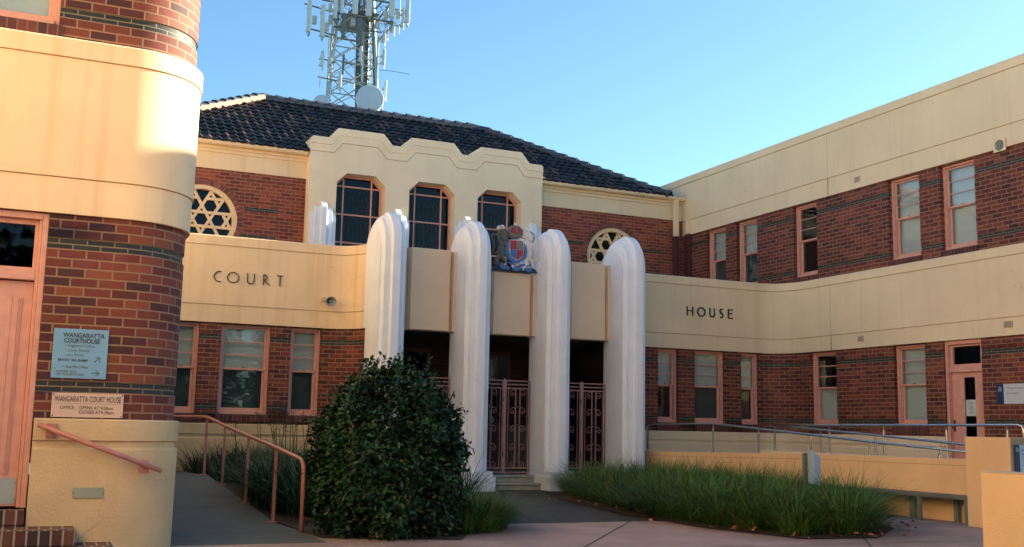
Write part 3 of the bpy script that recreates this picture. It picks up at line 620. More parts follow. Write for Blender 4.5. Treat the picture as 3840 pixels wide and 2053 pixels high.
# ------------------------------------------------------------------ upper hall
FU = FF(YU)
def circ(cx, cz, r, n=48): return [(cx+r*math.cos(2*math.pi*i/n), cz+r*math.sin(2*math.pi*i/n)) for i in range(n)]
RC = [(3.25, 5.83), (14.11, 5.83)]
for (rx, rzc), x0, x1 in ((RC[0], XL-.02, 5.7), (RC[1], 11.7, XR+.02)):
    wl = MB(); wl.plate(FU, [(x0, 4.4), (x1, 4.4), (x1, 7.03), (x0, 7.03)], 0, -.24, [circ(rx, rzc, .92)])
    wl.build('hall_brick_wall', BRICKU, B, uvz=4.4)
    rg = MB(); n = 44
    for k in range(n):
        a0, a1 = 2*math.pi*(k+.07)/n, 2*math.pi*(k+.93)/n
        pts = [(rx+r*math.cos(a), rzc+r*math.sin(a)) for r, a in ((.815, a0), (.935, a0), (.935, a1), (.815, a1))]
        rg.plate(FU, pts, .006, -.2)
    rg.build('brick_ring', mat('ring_brick', (.17, .055, .04), .8, island=.35), B)
    rg = MB(); rg.plate(FU, circ(rx, rzc, .93), -.004, -.2, [circ(rx, rzc, .812)]); rg.build('ring_mortar', mat('ring_mortar', (.34, .22, .14), .9), B)
    fr = MB(); fr.plate(FU, circ(rx, rzc, .812), -.03, -.22, [circ(rx, rzc, .70)])
    rose = fr.build('rose_window', CREAM, B, bevel=.006)
    tr = MB(); R0 = .705; q = .165; a_ = q/(math.sqrt(3)/4)
    def bar(ang, off, l0, l1, w=.066):
        d = (math.cos(ang), math.sin(ang)); nn = (-d[1], d[0])
        pts = [(rx+d[0]*l+nn[0]*(off+s*w/2), rzc+d[1]*l+nn[1]*(off+s*w/2)) for l, s in ((l0, -1), (l1, -1), (l1, 1), (l0, 1))]
        tr.plate(FU, pts, -.06-.001*(k_i % 13), -.13)
    k_i = 0
    for ang in (0, math.pi/3, 2*math.pi/3):
        for off in (-q, q):
            L0 = math.sqrt(R0*R0-off*off); bar(ang, off, -L0, L0); k_i += 1
        for off in (-3*q, 3*q):
            L0 = math.sqrt(R0*R0-(3*q)**2)
            bar(ang, off, a_/4-.012, L0); bar(ang, off, -L0, -a_/4+.012); k_i += 1
    tr.build('tracery', CREAM, rose)
    g = MB(); g.plate(FU, circ(rx, rzc, .80), -.145, -.15); g.build('pane', GLASSD, rose)
    g = MB(); g.plate(FU, circ(rx, rzc, .90), -.235, -.5); g.build('dark_recess', DARK, rose)
for x0, x1, z in ((4.2, 5.0, 6.16), (4.12, 4.95, 5.50), (12.62, 13.18, 6.13), (15.05, 15.65, 6.10), (15.0, 15.65, 5.46), (12.6, 13.2, 5.46)):
    s = MB(); s.fbox(FU, x0, x1, -.01, .0035, z-.05, z+.05); s.build('dark_brick_inlay', BRICKD, B, uvz=z-.05)
for x0, x1, m_ in ((XL, 5.66, CREAM), (11.76, XR, CREAM2)):
    s = MB(); s.fbox(FU, x0, x1, -.24, .02, 7.03, 7.66); s.build('hall_frieze', m_, B)
    s = MB(); s.fbox(FU, x0, x1, .02, .05, 7.42, 7.66); s.build('cornice', m_, B, bevel=.005)
    s = MB(); s.fbox(FU, x0, x1, .05, .085, 7.50, 7.66); s.build('cornice', m_, B, bevel=.005)
    s = MB(); prf = [(.086, 7.57), (.20, 7.57), (.235, 7.60), (.245, 7.66), (.235, 7.665), (.22, 7.615), (.086, 7.615)]
    n = len(prf); s.v = [tuple(FU(x0, a, z)) for a, z in prf]+[tuple(FU(x1-.06, a, z)) for a, z in prf]
    s.f = [tuple(range(n)), tuple(reversed(range(n, 2*n)))]+[(k, (k+1) % n, n+(k+1) % n, n+k) for k in range(n)]; s.build('gutter', m_, B)
# central block
YC = 24.8; FC = FF(YC)
top = [(5.63, 8.0), (5.68, 8.05), (6.08, 8.05), (6.29, 8.31), (7.43, 8.31), (7.67, 8.05), (7.94, 8.05), (8.16, 8.31), (9.28, 8.31), (9.52, 8.05), (9.79, 8.05), (10.03, 8.31), (11.17, 8.31), (11.40, 8.04), (11.74, 8.04), (11.79, 8.0)]
def octo(x0, x1): return [(x0, 4.85), (x1, 4.85), (x1, 6.98), (x1-.25, 7.22), (x0+.25, 7.22), (x0, 6.98)]
WX = [(6.31, 7.53), (8.15, 9.36), (9.98, 11.20)]
s = MB(); s.plate(FC, [(11.79, 4.4), (5.63, 4.4)]+top, 0, -.42, [octo(*q) for q in WX]); s.build('centre_block', CREAMC, B, bevel=.006)
def low(d): return [(x, z-d) for x, z in top]
def shift(d):      # top outline moved down and kept parallel on the chamfers
    k = .35*d; o = []
    for j, (x, z) in enumerate(top):
        o.append((x+(k if j in (3, 7, 11) else -k if j in (4, 8, 12) else k if j in (2, 6, 10) else -k if j in (5, 9, 13) else 0), z-d))
    return o
for d, th in ((.18, .030), (.36, .014)):
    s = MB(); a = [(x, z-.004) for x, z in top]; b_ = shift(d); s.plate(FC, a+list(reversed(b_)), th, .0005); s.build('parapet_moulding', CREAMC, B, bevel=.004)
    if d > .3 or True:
        s = MB(); b2 = shift(d); c2 = shift(d+.010); s.plate(FC, b2+list(reversed(c2)), .003, .0004); s.build('moulding_shade_line', CREAMG, B)  # painted shade line below each parapet moulding
s = MB(); s.plate(FC, [(x, z+.001) for x, z in top]+[(11.79, 7.9), (5.63, 7.9)], -.43, -.8); s.build('parapet_back', CREAMC, B)
for x0, x1 in WX:
    n0 = -.30; c = .05; f = MB()
    oc = octo(x0, x1); ii = [(x0+c, 4.9), (x1-c, 4.9), (x1-c, 6.96), (x1-.265, 7.17), (x0+.265, 7.17), (x0+c, 6.96)]
    f.plate(FC, oc, n0, n0-.08, [ii]); wn = f.build('octagonal_window', PINK, B, bevel=.004)
    f = MB(); w_ = x1-x0
    for x in (x0+.245, x1-.262): f.fbox(FC, x-.018, x+.018, n0-.07, n0-.004, 4.9, 7.17)
    for z in (6.955, 6.262, 5.57): f.fbox(FC, x0+c, x1-c, n0-.068, n0-.006, z-.018, z+.018)
    f.build('glazing_bars', PINK, wn, bevel=.003)
    g = MB(); g.fbox(FC, x0+.02, x1-.02, n0-.055, n0-.05, 4.87, 7.2); g.build('pane', GLASSD, wn)
    g = MB(); xc = (x0+x1)/2
    for dx in (-.24, -.12, 0, .12, .24): g.tube([FC(xc+dx, n0-.03, 4.9), FC(xc+dx, n0-.03, 6.7)], .004, 4)
    for zr in (6.72, 6.1, 5.45):
        for sx in (-.24, 0, .24):
            for sg in (-1, 1):
                pt = [(xc+sx, zr-.35), (xc+sx, zr-.1)]+[(xc+sx+sg*.06*(1-math.cos(t)), zr-.1+.1*math.sin(t)) for t in [math.pi*k/7 for k in range(1, 8)]]
                pt += spiral(xc+sx+sg*.075, zr-.1, .045, 0, -.8, sg, 8)[1:]
                g.tube([FC(a, n0-.035, b) for a, b in pt], .0045, 4)
    g.build('window_grille', mat('grille_grey', (.045, .06, .06), .4), wn)
    g = MB(); g.fbox(FC, x0, x1, -.95, -.421, 4.8, 7.3); g.build('dark_recess', DARK, wn)
# white stepped pilasters in front of the centre block
for cx in (5.995, 7.84, 9.67, 11.5):
    p = MB()
    for hw, dep, zt in ((.315, .07, 6.20), (.22, .13, 6.33), (.07, .20, 6.46)):
        n = 6; pr = [(YC-.001, 4.5), (YC-dep, 4.5)]+[(YC-dep*math.cos(R(90*i/n)), zt-.22+.22*math.sin(R(90*i/n))) for i in range(n+1)]
        N = len(pr); b0 = len(p.v); p.v += [(cx-hw, y, z) for y, z in pr]+[(cx+hw, y, z) for y, z in pr]
        p.f += [tuple(b0+i for i in range(N)), tuple(b0+N+i for i in reversed(range(N)))]+[(b0+i, b0+(i+1) % N, b0+N+(i+1) % N, b0+N+i) for i in range(N)]
    p.build('pilaster', WHITE, B, bevel=.02)
# roofs
s = MB(); s.box(5.86, 11.46, 20.0, YC-.001, 4.35, 4.45); s.box(XL-.1, 5.859, YF+.10, YU-.001, 4.36, 4.46); s.box(11.461, XR+.1, YF+.10, YU-.001, 4.36, 4.46); s.build('flat_roof', mat('flat_roof', (.2, .19, .17), .9), B)
s = MB(); s.box(-9, 1.2, 11.3, 13.2, 7.7, 7.8); s.box(-9, XL-.1, 13.2, 32, 7.7, 7.8); s.box(XR+.1, 26, 6.6, 32, 7.7, 7.8); s.build('wing_roof', mat('flat_roof', (.2, .19, .17), .9), B)
s = MB(); s.box(-9, -8.9, 10.7, 32, 0, 8.2); s.box(25.9, 26, 6.6, 32, 0, 8.2); s.box(-9, 26, 31.9, 32, 0, 7.7); s.build('rear_wall', BRICK, B)
E0 = Vector((0, 24.86, 7.655)); rg = Vector((0, 29.0, 10.05)); sl_ = rg-E0; SLN = sl_.length; sv = sl_.normalized(); nv = Vector((0, -sv.z, sv.y))
def roof():
    bm = bmesh.new(); lay = bm.loops.layers.uv.new('UVMap'); TW, TE = .215, .345; rows = int(SLN/TE)+1; cols = int(16.6/TW)+1
    prof = [(0, .030), (.12, .044), (.28, .022), (.42, .004), (.58, .004), (.66, .016), (.74, .006), (.92, .010)]
    for r_ in range(rows):
        t0 = r_*TE; t1 = min(t0+TE, SLN); xs = []
        for c in range(cols):
            jz = random.uniform(-.004, .004)
            for fx, h in prof: xs.append((.9+(c+fx)*TW, h+jz, c, fx))
        va = [bm.verts.new(Vector((x, 0, 0))+E0+sv*(t0-.02)+nv*(h+.040)) for x, h, c, fx in xs]
        vb = [bm.verts.new(Vector((x, 0, 0))+E0+sv*t1+nv*(h*.8+.006)) for x, h, c, fx in xs]
        vc = [bm.verts.new(Vector((x, 0, 0))+E0+sv*(t0-.015)+nv*(h*.8-.004)) for x, h, c, fx in xs]
        for i in range(len(xs)-1):
            for q in ((va[i], va[i+1], vb[i+1], vb[i]), (vc[i], vc[i+1], va[i+1], va[i])):
                f = bm.faces.new(q); cc, f0 = xs[i][2], xs[i][3]; f1 = xs[i+1][3] if xs[i+1][2] == cc else .995
                for l, (u, v) in zip(f.loops, ((f0, .2), (f1, .2), (f1, .8), (f0, .8))): l[lay].uv = (cc+u+.002, r_+v)
    for co, no in (((1.08, 24.9, 7), (1, -1, 0)), ((15.78, 24.9, 7), (-1, -1, 0))):
        g = bm.verts[:]+bm.edges[:]+bm.faces[:]
        bmesh.ops.bisect_plane(bm, geom=g, plane_co=co, plane_no=no, clear_inner=True)
    me = bpy.data.meshes.new('tiled_roof'); bm.to_mesh(me); bm.free(); me.materials.append(TILE)
    o = bpy.data.objects.new('tiled_roof', me); COL.objects.link(o); o.parent = B; return o
random.seed(3); roof_o = roof()
A_, Bq = (5.18, 29, 10.06), (11.65, 29, 10.06)
s = MB(); s.face([(1.08, 24.9, 7.6), (5.18, 29, 10.0), (1.08, 33, 7.6)]); s.face([(15.75, 24.9, 7.6), (15.75, 33, 7.6), (11.65, 29, 10.0)]); s.face([(1.08, 33, 7.6), (5.18, 29, 10.0), (11.65, 29, 10.0), (15.75, 33, 7.6)])
s.face([(1.08, 24.9, 7.62), (15.75, 24.9, 7.62), (11.65, 29, 10.02), (5.18, 29, 10.02)])
s.build('rear_roof_slope', TILE, B, fix=False)
def caps(a, b, bed=None, n=None):
    a, b = Vector(a), Vector(b); L_ = (b-a).length; n = int(L_/.36); d = (b-a)/L_; side = d.cross(Vector((0, 0, 1))).normalized(); up = side.cross(d).normalized(); mb = MB()
    for k in range(n):
        p0 = a+d*(k*L_/n-.03)+up*.055; p1 = a+d*((k+1)*L_/n)+up*.02; K = 8; i0 = len(mb.v)
        for p, rr in ((p0, .135), (p1, .115)):
            for j in range(K+1): t = math.pi*j/K; mb.v.append(tuple(p+side*math.cos(t)*rr+up*math.sin(t)*rr*.8))
        for p, rr in ((p0, .115),):
            for j in range(K+1): t = math.pi*j/K; mb.v.append(tuple(p+side*math.cos(t)*rr+up*math.sin(t)*rr*.75))
        for j in range(K): mb.f.append((i0+j, i0+j+1, i0+K+1+j+1, i0+K+1+j)); mb.f.append((i0+j, i0+j+1, i0+2*(K+1)+j+1, i0+2*(K+1)+j))
    mb.build('ridge_capping', CAPT, roof_o, fix=False)
    if bed:
        mb = MB(); hw = .15; P = [a+side*hw-up*.06, a-side*hw-up*.06, a-side*hw*.8+up*.07, a+side*hw*.8+up*.07]; Q = [p+(b-a) for p in P]
        mb.raw(P+Q, [(0,1,2,3),(7,6,5,4),(0,4,5,1),(1,5,6,2),(2,6,7,3),(3,7,4,0)]); mb.build('mortar_bedding', bed, roof_o)
caps((1.08, 24.9, 7.70), (5.18, 29, 10.10), MUDC); caps((5.18, 29, 10.06), (11.65, 29, 10.06), CAPT); caps((15.75, 24.9, 7.66), (11.65, 29, 10.06), CAPT)
# downpipe, cable duct, vents
s = MB(); s.box(15.93, 16.06, 24.88, 25.0, 6.55, 7.60); dp = s.build('downpipe', CREAM2, B, bevel=.008, label='square downpipe painted cream above and dark red below')
s = MB(); s.box(15.93, 16.06, 24.885, 25.0, 4.4, 6.55); s.build('lower_pipe', mat('dark_red_paint', (.07, .022, .022), .5), dp, bevel=.008)
s = MB(); s.box(XR-.08, XR-.002, 24.70, 24.93, 4.4, 6.62); s.build('cable_duct', mat('dark_red_paint', (.07, .022, .022), .5), B, bevel=.006)
s = MB(); s.box(XR-.12, XR-.055, 24.70, 24.82, 6.62, 7.0); s.build('cable_duct', CREAM2, B, bevel=.006)
F = FR(XR)
s = MB(); s.plate(F, [(-14.35, 6.53), (-14.08, 6.53), (-14.08, 6.77), (-14.35, 6.77)], .085, .05, [circ(-14.215, 6.65, .105, 28)]); v_ = s.build('round_vent', CREAM2, B, bevel=.004)
s = MB(); s.plate(F, circ(-14.215, 6.65, .105, 28), .052, .046); s.build('vent_backing', mat('vent_dark', (.09, .11, .09), .7), v_)
s = MB()
for k in range(-2, 3): s.fbox(F, -14.215+k*.04-.010, -14.215+k*.04+.010, .05, .07, 6.65-.10*math.sqrt(1-(k*.04/.106)**2), 6.65+.10*math.sqrt(1-(k*.04/.106)**2))
s.build('vent_slat', mat('vent_slat', (.28, .30, .24), .7), v_)
for u, z, w_ in ((-18.07, 6.79, .17), (-18.09, 3.26, .17), (-14.22, 3.27, .2)):
    s = MB(); s.fbox(F, u-w_/2, u+w_/2, .03, .058, z-.06, z+.06); v_ = s.build('air_brick', mat('airbrick', (.45, .36, .24), .8), B, bevel=.003)
    s = MB()
    for i in range(6):
        for j in range(3): s.fbox(F, u-w_/2+.02+i*(w_-.04)/6, u-w_/2+.02+i*(w_-.04)/6+.014, .0585, .0595, z-.045+j*.033, z-.045+j*.033+.018)
    s.build('vent_holes', mat('vent_dark', (.09, .11, .09), .7), v_)

# ------------------------------------------------------------------ low walls, bench, rails
def slabwall(name, pts, m_, label, cat, groove=None):
    # pts: list of (x0, x1, y, ztop) cross sections
    mb = MB()
    for x0, x1, y, zt in pts: mb.v += [(x0, y, -.1), (x1, y, -.1), (x1, y, zt), (x0, y, zt)]
    n = len(pts)
    for i in range(n-1):
        for k in range(4): mb.f.append((i*4+k, i*4+(k+1) % 4, (i+1)*4+(k+1) % 4, (i+1)*4+k))
    mb.f.append((0, 1, 2, 3)); mb.f.append(tuple((n-1)*4+k for k in (3, 2, 1, 0)))
    o = mb.build(name, m_, bevel=.008); tag(o, label, cat)
    g = MB()
    for (a, b) in zip(pts, pts[1:]):
        for z0 in (.085,):
            g.raw([(a[0]-.0025, a[2], a[3]-z0), (b[0]-.0025, b[2], b[3]-z0), (b[0]-.0025, b[2], b[3]-z0-.007), (a[0]-.0025, a[2], a[3]-z0-.007), (a[0]+.01, a[2], a[3]-z0), (b[0]+.01, b[2], b[3]-z0), (b[0]+.01, b[2], b[3]-z0-.007), (a[0]+.01, a[2], a[3]-z0-.007)], [(0,1,2,3),(4,5,6,7),(0,1,5,4),(3,2,6,7)])
    g.build('coping_joint', CREAMG, o); return o
slabwall('ramp_wall', [(11.72, 12.0, 19.88, .775), (11.80, 12.1, 19.3, .778), (12.0, 12.3, 18.4, .785), (12.26, 12.5, 17.76, .795)], OCHRE, 'short curved ochre wall joining the rightmost white column, behind the grass', 'low wall')
slabwall('ramp_wall', [(12.18, 12.45, 17.75, .80), (12.2, 12.46, 14.6, .865), (12.18, 12.46, 11.062, .885)], OCHRE, 'long straight ochre ramp wall carrying steel handrails, with the grey bench against it', 'low wall')
mw = MB(); mw.box(13.75, 14.05, 9.8, 18.4, -.1, .845); tag(mw.build('ramp_wall', CREAM2, bevel=.01), 'cream wall in the middle of the ramp between the two far steel handrails', 'low wall')
f = MB(); f.raw([(12.46,9.8,-.2),(13.75,9.8,-.2),(13.75,18.3,-.2),(12.46,18.3,-.2),(12.46,9.8,.0),(13.75,9.8,.0),(13.75,18.3,.40),(12.46,18.3,.40)], [(0,3,2,1),(4,5,6,7),(0,1,5,4),(1,2,6,5),(2,3,7,6),(3,0,4,7)])
f.box(14.05, 16.31, 9.8, 18.3, -.2, .405); f.box(12.35, 16.31, 18.301, 20.74, -.2, .404); tag(f.build('ramp_floor', RAMPC), kind='structure')
p = MB(); p.box(11.75, 12.75, 10.32, 11.06, -.05, 1.205); pil = tag(p.build('end_pillar', OCHRE, bevel=.008), 'tall square ochre pillar ending the ramp wall, beside the grey bench', 'pillar')
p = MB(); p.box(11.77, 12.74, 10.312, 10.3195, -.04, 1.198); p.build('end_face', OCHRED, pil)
p = MB(); p.box(7.6, 7.9, 2.5, 7.0, -.1, .905); fw = tag(p.build('foreground_wall', OCHRE2, bevel=.01), 'bright ochre low wall in the right foreground, cut by the edge of the photo', 'low wall')
p = MB(); p.box(7.598, 7.902, 2.49, 7.002, .893, .909); p.build('coping', mat('coping_pale', (.50, .38, .26), .8), fw, bevel=.003)

bn = thing('bench', 'narrow grey bench on steel legs along the ochre ramp wall', 'bench')
b = MB(); b.box(11.83, 12.16, 11.12, 14.2, .335, .385); b.build('seat', GREYT, bn, bevel=.006); LEGM = mat('bench_leg_paint', (.12, .16, .145), .5)
for y in (11.17, 12.03, 12.91, 13.75):
    b = MB(); b.box(11.835, 11.875, y-.03, y+.03, 0, .3345); b.build('leg', LEGM, bn, bevel=.004)
for y in (11.6, 12.45, 13.35):
    b = MB(); b.box(12.10, 12.15, y-.04, y+.04, 0, .3345); b.build('leg', LEGM, bn, bevel=.004)

def post(mb, x, y, z0, z1, zr, r=.021):
    mb.tube([(x, y, z0), (x, y, z1)], r, 10); mb.tube([(x, y, z1), (x, y, z1+.012)], [r, .010], 10); mb.tube([(x, y, z1), (x, y, zr)], .007, 6)
    mb.tube([(x, y, z0), (x, y, z0+.012)], .045, 12)
def srail(label, pts, posts, ends=()):
    t = thing('handrail', label, 'handrail', group='stainless steel handrails on the ramp walls')
    r = MB(); r.tube(pts, .0215, 12); r.build('rail', STEEL, t, smooth=True)
    for x, y, z0, zr in posts:
        mb = MB(); post(mb, x, y, z0, max(zr-.075, z0+.05), zr); mb.build('post', STEEL, t, smooth=False)
    return t
srail('nearest steel handrail, on the ochre wall, falling from the white column to the tall pillar', [(12.02, 19.86, .80), (12.02, 19.86, 1.29), (12.025, 19.83, 1.325), (12.05, 19.78, 1.335), (12.35, 17.92, 1.36), (12.35, 16.47, 1.27), (12.35, 15.28, 1.20), (12.35, 13.32, 1.08), (12.35, 11.6, .985), (12.35, 11.3, .97), (12.35, 11.25, .93), (12.35, 11.25, .88)],
      [(12.35, 17.92, .79, 1.345), (12.35, 16.46, .82, 1.255), (12.35, 15.0, .85, 1.17), (12.35, 13.57, .87, 1.08), (12.35, 12.11, .88, 1.0)])
srail('level steel handrail on the far wall, running past the salmon door', [(13.97, 18.1, 1.355), (13.97, 17.2, 1.36), (13.97, 12.1, 1.40), (13.97, 12.02, 1.385), (13.97, 12.0, 1.33), (13.97, 12.0, .85)],
      [(13.97, 16.42, .845, 1.355), (13.97, 14.98, .845, 1.37), (13.97, 13.53, .845, 1.38), (13.97, 12.3, .845, 1.39)])
srail('sloping steel handrail on the far wall, falling between the other two', [(13.86, 18.1, 1.350), (13.86, 17.13, 1.31), (13.86, 14.92, 1.19), (13.86, 13.0, 1.075), (13.86, 11.6, .985), (13.86, 11.5, .95), (13.86, 11.5, .86)],
      [(13.86, 17.94, .845, 1.34), (13.86, 16.54, .845, 1.275), (13.86, 15.08, .845, 1.20), (13.86, 13.55, .845, 1.11)])

# pink ramp handrail
t = thing('handrail', 'salmon painted tube handrail on five posts beside the grey ramp and the bush', 'handrail')
RP = [(2.53, 17.4), (2.64, 16.32), (2.685, 14.65), (2.765, 13.23), (2.81, 11.98)]
r = MB(); r.tube([(1.9, 18.9, 1.262), (2.0, 18.55, 1.265), (2.50, 17.5, 1.268), (2.54, 17.36, 1.262), (2.64, 16.32, 1.14), (2.685, 14.65, 1.016), (2.765, 13.23, .90), (2.80, 12.12, .805), (2.808, 12.04, .785), (2.812, 11.985, .745), (2.815, 11.965, .68), (2.815, 11.96, -.02)], .024, 12); r.build('rail', PINKM, t, smooth=True)
for x, y in RP[:4]:
    zr = rz(y)+.895; mb = MB(); mb.box(x-.018, x+.018, y-.018, y+.018, rz(y), zr-.01); mb.box(x-.05, x+.05, y-.045, y+.045, rz(y)+.008, rz(y)+.018); mb.build('post', PINKM, t, bevel=.003)
# tower wall handrail
t = thing('handrail', 'short sloping salmon handrail fixed to the cream plinth below the signs', 'handrail')
r = MB(); r.tube([(.065, 10.40, 1.142), (1.135, 10.40, .742)], .0235, 16); r.build('rail', PINKM, t, smooth=True, bevel=0)
for x, z in ((.18, 1.09), (.985, .775)):
    b = MB(); b.box(x-.045, x+.045, 10.470, 10.4985, z-.06, z+.065); b.tube([(x, 10.47, z-.01), (x, 10.41, z+.0)], .012, 8)
    for dx in (-.032, .032):
        for dz in (-.047, .050): b.tube([(x+dx, 10.475, z+dz), (x+dx, 10.462, z+dz)], .006, 6)
    b.build('bracket', PINKM, t, bevel=.003)

# ------------------------------------------------------------------ signs and letters
def text(body, size, F, u, z, n, m_, parent, align='LEFT', name='lettering', sx=1, bold=0, ext=.0008, spacing=1, mats=None):
    cu = bpy.data.curves.new('t', 'FONT'); cu.body = body; cu.size = size; cu.align_x = align; cu.extrude = ext; cu.space_character = spacing; cu.offset = bold
    to = bpy.data.objects.new('t', cu); COL.objects.link(to); dg = bpy.context.evaluated_depsgraph_get(); me = bpy.data.meshes.new_from_object(to.evaluated_get(dg))
    bpy.data.objects.remove(to); me.materials.clear(); me.materials.append(m_)
    for v in me.vertices: x, y, zz = v.co; v.co = F(u+x*sx, n+zz+ext, z+y)
    o = bpy.data.objects.new(name, me); COL.objects.link(o); o.parent = parent; return o
F = FF(YT)
s = MB(); s.fbox(F, .135, .603, .004, .016, 1.562, 2.012); sg = tag(s.build('sign', SIGNB, bevel=.002), 'pale blue sign with worn black directions and two arrows on red bricks', 'sign')
n_ = .0165
text('WANGARATTA', .058, F, .215, 1.935, n_, INK, sg, bold=.0010, sx=.86)
text('COURTHOUSE', .058, F, .222, 1.884, n_, INK, sg, bold=.0012, sx=.80)
for z, tx in ((1.848, '• Registrars Office'), (1.806, '• Court Rooms'), (1.764, '• Jury Room')): text(tx, .034, F, .238, z, n_, INKF, sg, bold=.0003)
text('ENTRY VIA RAMP', .032, F, .185, 1.716, n_, INK, sg, bold=.0006, sx=1.02)
text('• Sheriffs Office', .034, F, .232, 1.655, n_, INKF, sg, bold=.0006)
text('OTHER SIDE', .027, F, .178, 1.614, n_, INKF, sg, bold=.0008, sx=1.15); text('OF COURTYARD', .027, F, .178, 1.588, n_, INKF, sg, bold=.0008, sx=1.15)
a = MB()
def stroke(mb, F, pts, w, n0, n1):
    for p, q in zip(pts, pts[1:]):
        d = Vector((q[0]-p[0], q[1]-p[1])); d.normalize(); nn = Vector((-d.y, d.x))*w/2; p_ = Vector(p)-d*w*.3; q_ = Vector(q)+d*w*.3
        mb.plate(F, [tuple(p_-nn), tuple(q_-nn), tuple(q_+nn), tuple(p_+nn)], n1, n0)
stroke(a, F, [(.495, 1.715), (.54, 1.755)], .006, n_, n_+.001); stroke(a, F, [(.505, 1.757), (.541, 1.757), (.541, 1.713)], .005, n_, n_+.0012)
stroke(a, F, [(.482, 1.615), (.54, 1.615)], .006, n_, n_+.001); stroke(a, F, [(.512, 1.642), (.541, 1.615), (.512, 1.588)], .005, n_, n_+.0012)
a.build('arrow', INK, sg)
s = MB(); s.fbox(F, .162, .772, .004, .016, 1.212, 1.430); sg = tag(s.build('sign', SIGNP, bevel=.002), 'pale pink sign with office opening hours, below the blue sign', 'sign')
text('WANGARATTA COURT HOUSE', .074, F, .186, 1.352, n_, INK, sg, sx=.535, bold=.0003)
s = MB(); s.fbox(F, .19, .75, n_, n_+.0008, 1.334, 1.3365); s.build('rule', INKF, sg)
text('OFFICE:', .042, F, .235, 1.286, n_, INK, sg, sx=.88); text('OPENS AT 9.00am', .042, F, .395, 1.286, n_, INK, sg, sx=.88); text('CLOSES AT4.30pm', .042, F, .395, 1.246, n_, INK, sg, sx=.90)
s = MB()
for x in (.176, .758):
    for z in (1.225, 1.417): s.tube([F(x, n_, z), F(x, n_+.003, z)], .006, 8)
s.build('screw', BLACK, sg)
s = MB(); s.fbox(F, .393, .655, .052, .060, .497, .590); sg = tag(s.build('cover_plate', mat('cover_plate', (.30, .32, .24), .5), bevel=.002), 'small blank greenish metal plate screwed to the cream plinth', 'plate')
s = MB()
for x in (.402, .646): s.tube([F(x, .060, .543), F(x, .063, .543)], .005, 6)
s.build('screw', BLACK, sg)
# signs on the right
def crest(F, u, z, h, n, parent):
    c = MB(); m_ = mat('sign_crest', (.22, .34, .48), .5)
    c.plate(F, [(u-.10*h, z), (u+.10*h, z), (u+.16*h, z+.3*h), (u+.16*h, z+.5*h), (u-.16*h, z+.5*h), (u-.16*h, z+.3*h)], n+.001, n)
    c.plate(F, [(u-.15*h, z+.55*h), (u+.15*h, z+.55*h), (u+.2*h, z+.75*h), (u+.05*h, z+.78*h), (u, z+.88*h), (u-.05*h, z+.78*h), (u-.2*h, z+.75*h)], n+.001, n)
    for sg_ in (-1, 1):
        c.plate(F, [(u+sg_*q*h, z+v*h) for q, v in ((.2, .02), (.34, .0), (.42, .12), (.3, .2), (.36, .45), (.34, .62), (.26, .66), (.2, .5))], n+.001, n)
        c.plate(F, [(u+sg_*q*h, z+v*h) for q, v in ((.05, -.12), (.42, -.14), (.36, -.02), (.05, -.04))], n+.001, n)
    c.build('crest', m_, parent)
F = FR(XR)
s = MB(); s.fbox(F, -14.42, -13.0, .004, .02, 1.815, 2.18); sg = tag(s.build('sign', SIGNW, bevel=.002), 'pale sign with navy end and crest on bricks right of the salmon door', 'sign')
s = MB(); s.fbox(F, -14.58, -14.4205, .004, .0205, 1.815, 2.18); s.build('navy_panel', NAVY, sg); crest(F, -14.50, 2.055, .10, .021, sg)
text('Wangaratta Law Courts', .052, F, -14.35, 2.085, .0205, mat('sign_text_blue', (.12, .22, .30), .6), sg); text('Jury Reception', .046, F, -14.35, 1.995, .0205, mat('sign_text_blue', (.12, .22, .30), .6), sg)
F = FF(10.312)
s = MB(); s.fbox(F, 11.895, 12.62, .004, .02, .50, 1.11); sg = tag(s.build('sign', mat('light_blue_sign', (.30, .46, .60), .4), bevel=.002), 'blue sign with navy end on the tall ochre pillar at right', 'sign')
s = MB(); s.fbox(F, 11.81, 11.8945, .004, .0205, .50, 1.11); s.build('navy_panel', NAVY, sg); crest(F, 11.853, 1.03, .06, .021, sg)
text('Wangaratta', .04, F, 11.93, 1.03, .0205, INK, sg); text('Law Courts', .03, F, 11.93, .98, .0205, INK, sg)
# notice on the door
F = FR(XR)
s = MB(); s.plate(F, [(-15.445, 1.60), (-15.215, 1.60), (-15.205, 1.61), (-15.205, 1.90), (-15.215, 1.91), (-15.445, 1.91), (-15.455, 1.90), (-15.455, 1.61)], -.140, -.143); sg = tag(s.build('notice', mat('notice_paper', (.50, .58, .54), .5)), 'small white notice with a red ring stuck to the glass of the salmon door', 'notice')
text('No', .03, F, -15.355, 1.865, -.1395, INK, sg, sx=1); text('SMOKING', .028, F, -15.40, 1.835, -.1395, INK, sg)
s = MB(); s.plate(F, circ(-15.33, 1.755, .045, 24), -.1388, -.1395, [circ(-15.33, 1.755, .036, 24)]); s.fbox(F, -15.365, -15.295, -.1395, -.1386, 1.750, 1.760); s.build('ring', mat('notice_red', (.45, .10, .10), .6), sg)
s = MB()
for k in range(3): s.fbox(F, -15.395+.02*(k % 2), -15.27-.02*(k == 2), -.1395, -.1390, 1.675-.018*k, 1.681-.018*k)
s.build('small_print', INKF, sg)
